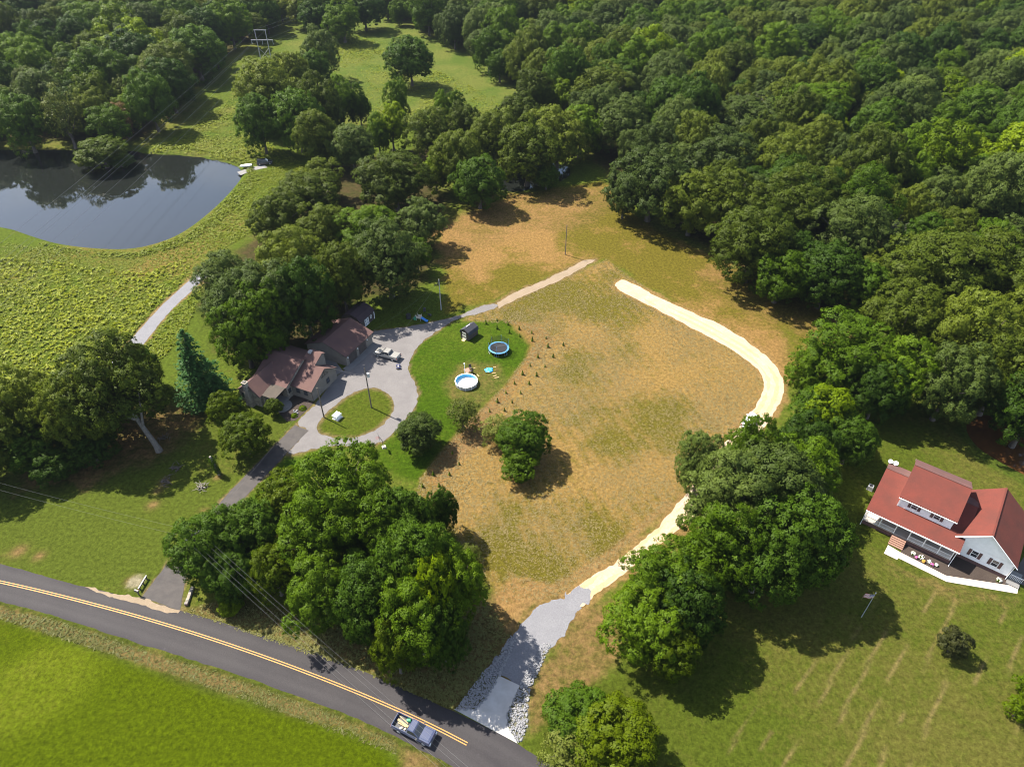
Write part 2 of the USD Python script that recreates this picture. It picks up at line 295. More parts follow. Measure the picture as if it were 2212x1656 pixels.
# ------------------------------------------------------------------ ground: one sheet to the horizon
def resample_(p, n):
    s = np.r_[0, np.cumsum(np.linalg.norm(np.diff(p, axis=0), axis=1))]; u = np.linspace(0, s[-1], n); return np.c_[np.interp(u, s, p[:, 0]), np.interp(u, s, p[:, 1])]
def axis_steps(lo, hi, step, far, grow=1.25):
    a = list(np.arange(lo, hi + 1e-6, step)); s = step; x = a[-1]
    while x < far[1]: s *= grow; x += s; a.append(x)
    s = step; x = lo
    while x > far[0]: s *= grow; x -= s; a.insert(0, x)
    return np.array(a)
gx = axis_steps(-120, 100, 0.6, (-3500, 3500), 1.06)
gy = axis_steps(22, 185, 0.6, (-600, 5000), 1.045)
X, Y = np.meshgrid(gx, gy); G = np.c_[X.ravel(), Y.ravel()]
def soft(poly, w=1.5, jitter=1.5, seed=0):
    d = sdf(poly, G) + (nz(G, 0.35, 3, seed) - 0.5) * 2 * jitter
    return sstep(d, -w, w)
GA = np.tile(np.array([0.14, 0.20, 0.028]), (len(G), 1)); GB = np.tile(np.array([0.24, 0.24, 0.065]), (len(G), 1)); GM = 0.42 + 0.45 * (nz(G, 0.03, 4, 1) - 0.5)
def region(mask, a, b, m):
    global GA, GB, GM
    k = mask[:, None]; GA = GA * (1 - k) + np.array(a) * k; GB = GB * (1 - k) + np.array(b) * k; GM = GM * (1 - mask) + m * mask
ROWS = lambda s, w: np.cos(s * 2 * np.pi / w)
n_lo, n_mid = nz(G, 0.035, 3, 4), nz(G, 0.12, 3, 5)
# far clearings and fields
region(soft(PP([(690, 0), (820, 0), (900, 40), (1000, 95), (1130, 190), (1110, 270), (700, 260), (590, 130)]), 4, 4), (0.13, 0.20, 0.040), (0.20, 0.24, 0.06), 0.5 + 0.6 * (n_mid - 0.5))
region(sstep(G[:, 1], 430, 470), (0.24, 0.30, 0.045), (0.30, 0.32, 0.06), 0.5)
# corridor and meadow beside the pond
region(soft(PP([(560, 120), (480, 230), (380, 300), (340, 330), (480, 345), (560, 360), (640, 350), (560, 300), (520, 230), (600, 130)]), 3, 3), (0.125, 0.195, 0.028), (0.23, 0.25, 0.07), 0.48 + 0.6 * (n_mid - 0.5))
tr = sstep(nz(np.c_[G[:, 0] * 0.05 + G[:, 1] * 0.06, G[:, 0] * 0.5 - G[:, 1] * 0.4], 0.35, 3, 8), 0.45, 0.6)
region(soft(PP([(-400, 500), (100, 530), (400, 510), (540, 380), (700, 370), (480, 540), (430, 600), (250, 770), (120, 830), (-400, 830)]), 4, 3) * (0.4 + 0.6 * tr), (0.135, 0.20, 0.020), (0.28, 0.225, 0.07), 0.45 + 1.1 * (n_lo - 0.5))
# forest floor
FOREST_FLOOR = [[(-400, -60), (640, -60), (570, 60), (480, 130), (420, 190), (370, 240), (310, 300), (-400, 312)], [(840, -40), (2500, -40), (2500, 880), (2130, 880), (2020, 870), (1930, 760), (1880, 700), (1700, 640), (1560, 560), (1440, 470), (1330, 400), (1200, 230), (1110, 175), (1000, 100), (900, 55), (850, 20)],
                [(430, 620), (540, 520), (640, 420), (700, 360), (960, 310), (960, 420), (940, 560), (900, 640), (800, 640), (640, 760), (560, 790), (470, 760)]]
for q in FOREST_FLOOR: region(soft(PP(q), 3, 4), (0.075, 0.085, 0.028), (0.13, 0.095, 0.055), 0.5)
# lawns on the left, in front of the oaks
region(soft(PP([(-400, 900), (150, 960), (300, 900), (480, 880), (600, 890), (637, 917), (500, 1060), (380, 1215), (306, 1289), (150, 1258), (-400, 1150)]), 1.5, 2), (0.135, 0.18, 0.030), (0.21, 0.20, 0.06), 0.42 + 0.8 * (n_lo - 0.5))
region(soft(PP([(60, 940), (330, 870), (450, 880), (420, 940), (330, 1000), (180, 1060), (40, 1060)]), 3, 3), (0.10, 0.12, 0.03), (0.30, 0.19, 0.10), 0.52)
# dry field
FIELD = [(905, 1035), (940, 990), (990, 930), (1040, 880), (1090, 830), (1140, 765), (1160, 735), (1118, 700), (1000, 692), (1060, 655), (1240, 590), (1310, 560), (1420, 640), (1500, 700), (1640, 800), (1650, 850), (1600, 920), (1490, 1040), (1430, 1110), (1330, 1200), (1200, 1290), (1080, 1300), (1040, 1240), (960, 1130), (900, 1070)]
gr = np.zeros(len(G))
for cx, cy, r in ((1200, 640, 12), (1290, 668, 8), (1120, 690, 6), (1420, 900, 7), (1240, 800, 4), (1180, 1240, 7), (1050, 1180, 6), (1330, 1180, 7), (1280, 1130, 5), (1330, 960, 5), (1480, 960, 4), (1240, 770, 4)):
    c = P(cx, cy)[:2]; gr = np.maximum(gr, np.exp(-(((G - c) / r) ** 2).sum(1)))
region(soft(PP(FIELD), 1.0, 1.0), (0.215, 0.185, 0.036), (0.43, 0.29, 0.118), 0.62 + 0.30 * (n_lo - 0.5) + 0.5 * (n_mid - 0.5) - 0.24 * gr + 0.05 * ROWS((G - P(1160, 760)[:2]) @ np.array([0.93, 0.36]) + 0.8 * n_mid, 2.3))
region(soft(PP([(960, 600), (940, 500), (1100, 420), (1300, 390), (1420, 500), (1560, 560), (1700, 640), (1870, 700), (1790, 800), (1700, 830), (1640, 770), (1500, 690), (1400, 620), (1310, 560), (1240, 580), (1060, 648), (960, 680)]), 1.5, 2.5), (0.215, 0.182, 0.034), (0.42, 0.265, 0.115), 0.50 + 0.6 * (n_lo - 0.5) + 0.6 * (n_mid - 0.5))
for q in ([(1020, 430), (1300, 400), (1350, 440), (1250, 500), (1130, 500), (1040, 540), (960, 560), (950, 480)], [(1560, 560), (1700, 640), (1830, 690), (1760, 750), (1600, 660), (1500, 590)]): region(0.6 * soft(PP(q), 3, 4), (0.20, 0.16, 0.05), (0.40, 0.25, 0.125), 0.5)
region(0.7 * soft(PP([(1690, 700), (1745, 740), (1745, 790), (1700, 790)]), 2, 2), (0.17, 0.2, 0.02), (0.25, 0.2, 0.07), 0.4)
# edge strip where saplings stand, and bare earth by the bushes
region(0.8 * soft(PP([(1090, 690), (1160, 700), (1200, 730), (1170, 760), (1100, 860), (1010, 960), (950, 1060), (905, 1040), (990, 930), (1095, 820), (1140, 750)]), 1, 1.2), (0.20, 0.17, 0.05), (0.40, 0.24, 0.11), 0.60)
region(0.8 * soft(PP([(985, 940), (1040, 880), (1075, 875), (1040, 960), (985, 1010), (930, 1030), (950, 985)]), 1.2, 1.2), (0.36, 0.21, 0.11), (0.42, 0.27, 0.16), 0.5)
# watered lawns round the drive
region(soft(PP([(884, 780), (915, 735), (960, 703), (1090, 690), (1142, 745), (1132, 780), (1090, 832), (1030, 890), (985, 935), (940, 985), (900, 1040), (830, 1015), (800, 985), (850, 945), (890, 890), (908, 850), (882, 805)]), 0.8, 0.5), (0.080, 0.155, 0.008), (0.125, 0.19, 0.018), 0.42 + 0.6 * (n_mid - 0.5))
region(0.95 * soft(PP([(985, 790), (1010, 776), (1080, 785), (1090, 825), (1030, 882), (975, 872), (955, 830)]), 1.0, 1.2), (0.12, 0.165, 0.03), (0.27, 0.21, 0.085), 0.48)
region(soft(PP(ISLAND), 0.5, 0.2), (0.115, 0.165, 0.018), (0.16, 0.19, 0.03), 0.45)
region(soft(PP([(530, 1130), (545, 1075), (620, 990), (700, 985), (640, 1050), (560, 1140)]), 1, 0.5), (0.08, 0.17, 0.012), (0.10, 0.19, 0.02), 0.4)
# clumps and banks along the road
region(soft(PP([(391, 1317), (500, 1290), (700, 1350), (900, 1400), (1040, 1280), (1110, 1290), (1104, 1377), (1040, 1460), (981, 1530), (737, 1430), (534, 1360)]), 1, 1), (0.12, 0.125, 0.035), (0.27, 0.20, 0.10), 0.55)
region(soft(PP([(1060, 1290), (1110, 1240), (1220, 1275), (1260, 1230), (1360, 1180), (1350, 1210), (1218, 1290), (1160, 1302), (1104, 1377)]), 1, 1.2), (0.15, 0.16, 0.035), (0.46, 0.29, 0.14), 0.58)
region(soft(PP([(1250, 1320), (1330, 1290), (1345, 1420), (1290, 1480), (1200, 1560), (1140, 1600), (1136, 1540), (1165, 1440), (1215, 1378)]), 1, 1.2), (0.13, 0.145, 0.03), (0.38, 0.25, 0.13), 0.52)
# lawn round the red-roofed house, with rows of cut grass
region(soft(PP([(1120, 1605), (1290, 1480), (1400, 1400), (1560, 1250), (1760, 1000), (1900, 900), (2040, 880), (2085, 930), (2130, 985), (2330, 1095), (2600, 1300), (2600, 2000), (1480, 2000)]), 1.5, 1.5), (0.118, 0.160, 0.022), (0.175, 0.180, 0.045), 0.42 + 0.7 * (n_lo - 0.5))
a0, a1 = P(1745, 1560)[:2], P(1835, 1400)[:2]; dv = (a1 - a0) / np.linalg.norm(a1 - a0); s_ = (G - a0) @ np.array([dv[1], -dv[0]]); t_ = (G - a0) @ dv
rows = sstep(np.cos((s_ + 0.5 * (nz(G, 0.06, 2, 12) - 0.5)) * 2 * np.pi / 2.9), 0.80, 0.97) * sstep(nz(np.c_[np.round(s_ / 2.9) * 7.7, t_ * 0.35], 0.5, 3, 13), 0.46, 0.62)
region(0.6 * rows * soft(PP([(1500, 1700), (1660, 1480), (1860, 1400), (1900, 1290), (2060, 1250), (2212, 1330), (2330, 1800), (1500, 2000)]), 2, 2), (0.19, 0.18, 0.07), (0.36, 0.28, 0.15), 0.62)
region(0.7 * soft(PP([(1920, 1215), (2050, 1265), (2200, 1290), (2200, 1310), (2060, 1290), (1930, 1240)]), 1, 1.2), (0.13, 0.15, 0.035), (0.37, 0.25, 0.13), 0.50)
region(0.8 * soft(PP([(2085, 905), (2141, 975), (2240, 1030), (2330, 1080), (2330, 1100), (2212, 1050), (2100, 990), (2060, 930)]), 1, 0.5), (0.10, 0.15, 0.025), (0.15, 0.17, 0.04), 0.4)
# verge and lawn below the road
rb = PP(ROAD_BOT); verge = np.vstack([rb, PP([(1140, 1840), (1020, 1740), (930, 1680), (870, 1625), (780, 1585), (600, 1535), (440, 1490), (280, 1430), (120, 1375), (0, 1335), (-200, 1290), (-420, 1250)])])
low = np.vstack([PP([(-420, 1245), (-200, 1285), (0, 1330), (120, 1370), (280, 1427), (440, 1485), (600, 1530), (780, 1590), (862, 1640), (870, 1680), (900, 1800), (980, 2000)]), [[-300, 5], [-300, 60]]])
region(soft(low, 1.0, 1.0), (0.112, 0.162, 0.002), (0.165, 0.20, 0.008), 0.42 + 0.9 * (n_lo - 0.5))
lp = P(40, 1500)[:2]; lq = (G - lp) @ np.array([[0.75, 0.66], [-0.66, 0.75]]).T; region(0.75 * sstep(np.exp(-((lq / [14.0, 6.5]) ** 2).sum(1)) + 0.5 * (n_mid - 0.5), 0.15, 0.75) * soft(low, 1, 1), (0.18, 0.235, 0.014), (0.22, 0.26, 0.03), 0.45)
dr = -sdf(np.vstack([PP(ROAD_TOP), rb[::-1]]), G)
band = np.exp(-((dr - 1.7 - 0.8 * (n_mid - 0.5)) / 1.0) ** 2) * (sdf(verge, G) > -1)
region(soft(verge, 0.7, 0.6), (0.105, 0.13, 0.028), (0.27, 0.205, 0.095), 0.33 + 0.38 * band + 0.5 * (n_mid - 0.5))
region(0.9 * soft(PP([(858, 1628), (905, 1622), (940, 1650), (930, 1690), (868, 1680)]), 0.6, 0.8), (0.2, 0.17, 0.06), (0.38, 0.25, 0.14), 0.5)
# worn edges of paths
for q, w, b in ((LIME_ROAD, 1.3, (0.46, 0.30, 0.15)), (LEFT_PATH, 0.9, (0.44, 0.32, 0.19)), (GRAVEL, 0.5, (0.32, 0.25, 0.15)), (NEW_GRAVEL, 0.6, (0.40, 0.27, 0.14)), (TRACK, 1.0, (0.33, 0.24, 0.13)), (OLD_DRIVE, 0.4, (0.36, 0.28, 0.2))):
    k = sstep(sdf(PP(q), G) + (nz(G, 0.6, 3, 21) - 0.5) * 2.2 * w, -w, -w * 0.3)
    if q is GRAVEL: k = k * (1 - sstep(sdf(PP(ISLAND), G), 0.3, 1.0))
    region(0.9 * k, tuple(np.array(b) * 0.7), b, 0.55)
tl = resample_(PP([(1445, 1085), (1380, 1145), (1330, 1185), (1260, 1235), (1200, 1265), (1130, 1310), (1105, 1350)]), 60)
dt = np.min(np.hypot(G[:, None, 0] - tl[None, :, 0], G[:, None, 1] - tl[None, :, 1]), axis=1); region(0.85 * np.exp(-((dt + 0.8 * (n_mid - 0.5)) / 0.75) ** 2), (0.30, 0.2, 0.1), (0.44, 0.29, 0.15), 0.6)
for q in RIPRAP: region(sstep(sdf(PP(q), G), -0.4, 0.2), (0.36, 0.36, 0.36), (0.25, 0.25, 0.25), 0.5)
for cx, cy, r in ((330, 1090, 1.0), (340, 1060, .8), (355, 1040, 1.0), (280, 1320, 1.4), (440, 1105, .8), (470, 1030, .7), (715, 790, 1.2), (270, 712, 1.2), (490, 590, 1.5), (40, 1190, 1.2), (85, 1200, .9), (285, 1255, 1.0)):
    c = P(cx, cy)[:2]; region(0.85 * np.exp(-(((G - c) / r) ** 2).sum(1)), (0.30, 0.2, 0.11), (0.42, 0.27, 0.15), 0.55)
c = P(292, 1256)[:2]; region(sstep(1.5 - np.linalg.norm(G - c, axis=1), 0, 0.6), (0.42, 0.38, 0.32), (0.5, 0.46, 0.4), 0.5)

GA, GB = GA * [0.42, 0.415, 0.29], GB * [0.435, 0.415, 0.32]
zg = (nz(G, 0.02, 3, 30) - 0.5) * 0.0
for w in (pond, back_pond, creek): zg = np.minimum(zg, -np.clip(sdf(w, G) * 0.6, 0, 2.2))
meadow = sstep(G[:, 1], 250, 330); zg = zg + meadow * (nz(G, 0.01, 3, 31) - 0.5) * 2.0
ny, nx = X.shape; i, j = np.meshgrid(np.arange(ny - 1), np.arange(nx - 1), indexing='ij'); k = (i * nx + j).ravel()
gf = np.vstack([np.stack([k, k + 1, k + nx + 1], 1), np.stack([k, k + nx + 1, k + nx], 1)])
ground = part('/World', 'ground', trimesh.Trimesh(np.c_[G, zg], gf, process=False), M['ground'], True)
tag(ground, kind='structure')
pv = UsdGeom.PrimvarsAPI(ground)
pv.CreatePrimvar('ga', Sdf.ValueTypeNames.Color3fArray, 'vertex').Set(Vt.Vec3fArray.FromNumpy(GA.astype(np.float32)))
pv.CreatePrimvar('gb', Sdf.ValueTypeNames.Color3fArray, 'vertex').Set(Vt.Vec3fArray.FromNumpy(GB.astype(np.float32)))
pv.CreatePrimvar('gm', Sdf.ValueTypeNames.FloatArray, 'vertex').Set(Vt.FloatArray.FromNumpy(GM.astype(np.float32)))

# ------------------------------------------------------------------ roads, drives, water
rt, rbm = PP(ROAD_TOP), PP(ROAD_BOT)
def resample(p, n):
    p = chaikin(p, 3, False); s = np.r_[0, np.cumsum(np.linalg.norm(np.diff(p, axis=0), axis=1))]; u = np.linspace(0, s[-1], n)
    return np.c_[np.interp(u, s, p[:, 0]), np.interp(u, s, p[:, 1])]
NR = 260; ra, rbb = resample(rt, NR), resample(rbm, NR)
ra = ra + (nz(ra, 0.8, 3, 41) - 0.5)[:, None] * 0.25; rbb = rbb + (nz(rbb, 0.8, 3, 42) - 0.5)[:, None] * 0.25
W = 24; tt = np.linspace(0, 1, W)
V = (ra[:, None] * (1 - tt[None, :, None]) + rbb[:, None] * tt[None, :, None])
Vz = np.full(V.shape[:2], 0.035); Vz[:, 0] = Vz[:, -1] = 0.0
i, j = np.meshgrid(np.arange(NR - 1), np.arange(W - 1), indexing='ij'); k = (i * W + j).ravel()
rf = np.vstack([np.stack([k, k + W + 1, k + 1], 1), np.stack([k, k + W, k + W + 1], 1)])
road = thing('road', kind='structure')
surf = part(road, 'asphalt', trimesh.Trimesh(np.c_[V.reshape(-1, 2), Vz.ravel()], rf, process=False), M['asphalt'])
wear = np.exp(-((tt - 0.23) / 0.10) ** 2) * 0.5 + np.exp(-((tt - 0.40) / 0.06) ** 2) * 0.3 + np.exp(-((tt - 0.62) / 0.06) ** 2) * 0.3 + np.exp(-((tt - 0.80) / 0.09) ** 2) * 0.5
wear = (wear[None, :] * (0.6 + 0.8 * nz(V.reshape(-1, 2), 0.15, 3, 43).reshape(V.shape[:2]))).ravel()
UsdGeom.PrimvarsAPI(surf).CreatePrimvar('wear', Sdf.ValueTypeNames.FloatArray, 'vertex').Set(Vt.FloatArray.FromNumpy(np.clip(wear, 0, 1).astype(np.float32)))
lc = resample(PP(LINE), 120); tn = np.gradient(lc, axis=0); tn /= np.linalg.norm(tn, axis=1, keepdims=True); nn = np.c_[-tn[:, 1], tn[:, 0]]
for o in (-0.16, 0.16):
    a, b = lc + nn * (o - 0.06), lc + nn * (o + 0.06); v = np.c_[np.vstack([a, b]), np.full(240, 0.042)]; k = np.arange(119)
    part(road, 'centre_line', trimesh.Trimesh(v, np.vstack([np.stack([k, k + 1, k + 121], 1), np.stack([k, k + 121, k + 120], 1)])[:, ::-1], process=False), M['yellow'])

tag(part('/World', 'gravel_driveway', flat(chaikin(PP(GRAVEL), 1), 0.020, 0.42, 1, 0.3, holes=[chaikin(PP(ISLAND), 2)], freq=1.1), M['drive_gravel']), kind='structure')
tag(part('/World', 'gravel_track', flat(PP(TRACK), 0.024, 0.45, 2), M['track_gravel']), kind='structure')
tag(part('/World', 'asphalt_driveway', flat(PP(OLD_DRIVE), 0.028, 0.16, 3), M['fresh_asphalt']), kind='structure')
tag(part('/World', 'gravel_approach', flat(chaikin(PP(NEW_GRAVEL), 1), 0.024, 0.75, 4, 0.3, freq=0.8), M['blue_gravel']), kind='structure')
tag(part('/World', 'limestone_road', flat(chaikin(PP(LIME_ROAD), 1), 0.020, 0.55, 5, 0.3, freq=0.55), M['lime_road']), kind='structure')
tag(part('/World', 'meadow_path', flat(chaikin(PP(LEFT_PATH), 1), 0.020, 0.22, 6), M['blue_gravel']), kind='structure')
tag(part('/World', 'pond_ramp', flat(PP(RAMP), 0.030, 0.10, 7), M['grey_concrete']), kind='structure')
tag(part('/World', 'driveway_apron', extrude(PP(APRON), 0.055), M['concrete']), kind='structure')
tag(part('/World', 'walkway', extrude(PP(WALK), 0.08), M['warm_concrete']), kind='structure')
tag(part('/World', 'flower_bed', flat(PP(BED), 0.02), M['mulch']), kind='structure')
tag(part('/World', 'house_pavement', flat(PP([(742, 802), (724, 812), (690, 800), (680, 770), (720, 775)]), 0.032), M['grey_concrete']), kind='structure')
g0, g1 = P(740, 797)[:2], P(805, 741)[:2]
tag(part('/World', 'garage_apron', flat([g0, g1, g1 + [1.6, -0.8], g0 + [1.6, -0.8]], 0.036), M['grey_concrete']), kind='structure')
tag(part('/World', 'sand_spill', flat(PP([(185, 1267), (258, 1284), (306, 1291), (389, 1319), (384, 1324), (340, 1318), (270, 1296), (200, 1277)]), 0.046, 0.35, 9, 0.3), M['track_gravel']), kind='structure')
tag(part('/World', 'parking_pad', flat(PP([(2180, 1250), (2205, 1262), (2330, 1300), (2330, 1180), (2220, 1190)]), 0.02), M['old_asphalt']), kind='structure')
tag(part('/World', 'pond', flat(pond + 0, -0.55), M['pond_water']), kind='structure')
tag(part('/World', 'woodland_pond', flat(back_pond, -0.5), M['pond_water']), kind='structure')
tag(part('/World', 'creek', flat(creek, -0.6), M['creek_water']), kind='structure')

ctr = resample(PP([(1235, 1300), (1290, 1258), (1345, 1220), (1412, 1168), (1460, 1125), (1515, 1060), (1585, 970), (1637, 905), (1660, 868), (1674, 828), (1655, 792), (1610, 755), (1515, 700), (1430, 662), (1375, 630)]), 420)
ctn = np.gradient(ctr, axis=0); ctn /= np.linalg.norm(ctn, axis=1, keepdims=True); ctn = np.c_[-ctn[:, 1], ctn[:, 0]]
for o in (-0.85, 0.85):
    w = 0.42 * sstep(nz(ctr + o, 0.22, 3, 61), 0.40, 0.62) * (0.5 + nz(ctr, 1.5, 2, 62)); q = ctr + ctn * (o + 0.35 * (nz(ctr, 0.12, 2, 63) - 0.5))[:, None]
    v = np.c_[np.vstack([q - ctn * w[:, None], q + ctn * w[:, None]]), np.full(840, 0.026)]; k = np.arange(419)
    tag(part('/World', 'wheel_track', trimesh.Trimesh(v, np.vstack([np.stack([k, k + 421, k + 1], 1), np.stack([k, k + 420, k + 421], 1)])[:, ::-1], process=False), M['rut']), kind='structure')
tag(part('/World', 'gravel_spill', flat(PP([(1200, 1292), (1250, 1268), (1280, 1272), (1272, 1296), (1246, 1325), (1225, 1330)]), 0.030, 1.3, 14, 0.15, freq=1.4), M['blue_gravel']), kind='structure')
# broken stone along the new approach
rng = np.random.default_rng(5); stones = []
ico = trimesh.creation.icosphere(subdivisions=0)
for q in RIPRAP:
    pg = Polygon(PP(q)).buffer(0.25); x0, y0, x1, y1 = pg.bounds
    n = int(pg.area * 42); pts = np.c_[rng.uniform(x0, x1, n * 3), rng.uniform(y0, y1, n * 3)]
    pts = pts[shapely.contains_xy(pg, pts[:, 0], pts[:, 1])][:n]
    for p in pts:
        s = rng.uniform(0.07, 0.15); v = ico.vertices * (1 + rng.uniform(-0.3, 0.3, (12, 3))) * s * rng.uniform(0.7, 1.3, 3)
        stones.append((v + [p[0], p[1], s * rng.uniform(0.2, 0.7)], ico.faces))
off = 0; vs, fs = [], []
for v, f in stones: vs.append(v); fs.append(f + off); off += len(v)
top('riprap', trimesh.Trimesh(np.vstack(vs), np.vstack(fs), process=False), M['riprap'], 'pale grey broken stone banked along both sides of the new concrete approach', 'stones', kind='stuff')

# standing grass and weeds: single tufts far too many to count
def tufts(name, poly, n, h, label, matk, seed, avoid=(), per=3, asp=2.4, flat_=1.0):
    r = np.random.default_rng(seed); g = PP(poly); pg = Polygon(g).buffer(0); x0, y0, x1, y1 = pg.bounds
    q = np.c_[r.uniform(x0, x1, n * 4), r.uniform(y0, y1, n * 4)]; q = q[shapely.contains_xy(pg, q[:, 0], q[:, 1])]
    q = q[nz(q, 0.10, 3, seed) + 0.25 * r.uniform(-1, 1, len(q)) > 0.46][:n]
    for w, m in avoid: q = q[sdf(w, q) < -m]
    n = len(q); hh = h * r.uniform(0.4, 1.3, n) * (0.5 + nz(q, 0.05, 2, seed + 1)); V_, N_ = [], []
    for k in range(per):
        o = np.c_[q + r.normal(0, .35, (n, 2)) * hh[:, None], hh * r.uniform(0.15, 1.0, n) * flat_]
        o[:, 2] -= np.clip(np.maximum(sdf(pond, q), -50) * 0.6, 0, 2.2)
        nn = r.normal(0, .33, (n, 3)) + [0, 0, 1]; nn /= np.linalg.norm(nn, axis=1, keepdims=True)
        v, f = cards(o, nn, np.clip(hh * 0.42, .06, .2), r, asp); V_.append((v, f)); N_.append(np.repeat(nn, 4, 0))
    vv, ff, off_ = [], [], 0
    for v, f in V_: vv.append(v); ff.append(f + off_); off_ += len(v)
    with_normals(top(name, trimesh.Trimesh(np.vstack(vv), np.vstack(ff), process=False), M[matk], label, 'grass', kind='stuff'), np.vstack(N_))
# ------------------------------------------------------------------ trees
def unit(rng, n):
    v = rng.normal(size=(n, 3)); return v / np.linalg.norm(v, axis=1, keepdims=True)
def cards(pos, nrm, size, rng, asp=1.35):
    "small rhombic leaf sprays, lying across the given normals"
    n = len(pos); r = unit(rng, n); a = np.cross(nrm, r); a /= np.linalg.norm(a, axis=1, keepdims=True) + 1e-9; b = np.cross(nrm, a)
    s = (size * rng.uniform(0.6, 1.3, n))[:, None] if np.ndim(size) == 0 else (size * rng.uniform(0.6, 1.3, n))[:, None]
    lift = nrm * s * rng.uniform(-0.25, 0.25, (n, 1))
    v = np.stack([pos + a * s * asp + lift, pos + b * s * 0.75, pos - a * s * asp + lift, pos - b * s * 0.75], 1).reshape(-1, 3)
    k = np.arange(n)[:, None] * 4
    return v, np.vstack([k + [0, 1, 2], k + [0, 2, 3]])
def broadleaf(seed, R, H, n_lobes, lobe_r, n_cl, cl_r, n_leaf, leaf, z0=0.09, flat_top=0.0, spread=0.25, gap=0.12, wob=0.30, under=-0.82):
    """a crown: lobes round an uneven envelope, clumps round each lobe, leaf sprays round each clump"""
    rng = np.random.default_rng(seed)
    zc, hz = H * (z0 + (1 - z0) * 0.48), H * (1 - z0) * 0.52
    i = np.arange(n_lobes) + 0.5; ph = np.arccos(1 - (1 - under) * i / n_lobes); th = np.pi * (1 + 5 ** 0.5) * i + rng.uniform(0, 6.28)
    d = np.stack([np.cos(th) * np.sin(ph), np.sin(th) * np.sin(ph), np.cos(ph)], 1) + rng.normal(0, 0.10, (n_lobes, 3)); d /= np.linalg.norm(d, axis=1, keepdims=True)
    env = 1 + wob * 2 * (meshkit.fbm(d * 1.3 + seed * 3.1, 3, seed) - 0.5)
    keep = rng.uniform(size=n_lobes) > gap; d, env = d[keep], env[keep]; n_l = len(d)
    rad = env * (1 - spread * rng.uniform(0, 1, n_l) ** 1.5)
    c = d * rad[:, None] * [R - lobe_r * 0.8, R - lobe_r * 0.8, hz - lobe_r * 0.6]; c[:, 2] = np.minimum(c[:, 2], hz * (1 - flat_top)); c[:, 2] += zc
    lr = lobe_r * rng.uniform(0.7, 1.3, n_l)
    # clumps
    out = c - [0, 0, zc - hz * 0.3]; out /= np.linalg.norm(out, axis=1, keepdims=True)
    cd = unit(rng, n_l * n_cl) + np.repeat(out, n_cl, 0) * 0.75 + [0, 0, 0.25]; cd /= np.linalg.norm(cd, axis=1, keepdims=True)
    cc = np.repeat(c, n_cl, 0) + cd * np.repeat(lr, n_cl)[:, None] * rng.uniform(0.75, 1.05, (n_l * n_cl, 1))
    cr = cl_r * rng.uniform(0.6, 1.35, len(cc))
    nl = len(cc) * n_leaf
    ld = unit(rng, nl) + np.repeat(cd, n_leaf, 0) * 0.6; ld /= np.linalg.norm(ld, axis=1, keepdims=True)
    pos = np.repeat(cc, n_leaf, 0) + ld * np.repeat(cr, n_leaf)[:, None] * rng.uniform(0.45, 1.1, (nl, 1)) * [1, 1, 0.85]
    nrm = ld * 0.75 + np.repeat(cd, n_leaf, 0) * 0.35 + rng.normal(0, 0.38, (nl, 3)); nrm /= np.linalg.norm(nrm, axis=1, keepdims=True)
    v1, f1 = cards(pos, nrm, leaf, rng); sn = nrm * 0.55 + np.repeat(cd, n_leaf, 0) * 0.55 + [0, 0, 0.12]
    # a sparser inner layer keeps the crown from being hollow
    ni = nl // 6; p2 = unit(rng, ni) * rng.uniform(0.25, 0.8, (ni, 1)) * [R * 0.85, R * 0.85, hz * 0.85] + [0, 0, zc]
    u2 = unit(rng, ni); v2, f2 = cards(p2, u2, leaf * 1.7, rng); sn = np.vstack([sn, u2]); sn /= np.linalg.norm(sn, axis=1, keepdims=True)
    limbs = [tube([(0, 0, -0.3), (0.02 * R, 0, H * 0.12), (0, 0.02 * R, H * 0.3), (0.04 * R, 0, H * 0.62)], [H * 0.030, H * 0.023, H * 0.019, H * 0.006], 8)]
    limbs[0].vertices[:8, :2] *= 1.5
    for q in rng.choice(n_l, min(n_l, 11), replace=False):
        e = c[q]; s = np.array([0, 0, H * rng.uniform(0.18, 0.42)]); m = s * 0.5 + e * 0.5 + [0, 0, -0.04 * H]
        limbs.append(tube([s, m, e * 0.97], [H * 0.011, H * 0.007, H * 0.003], 5))
    return (np.vstack([v1, v2]), np.vstack([f1, f2 + len(v1)]), np.repeat(sn, 4, 0)), trimesh.util.concatenate(limbs)
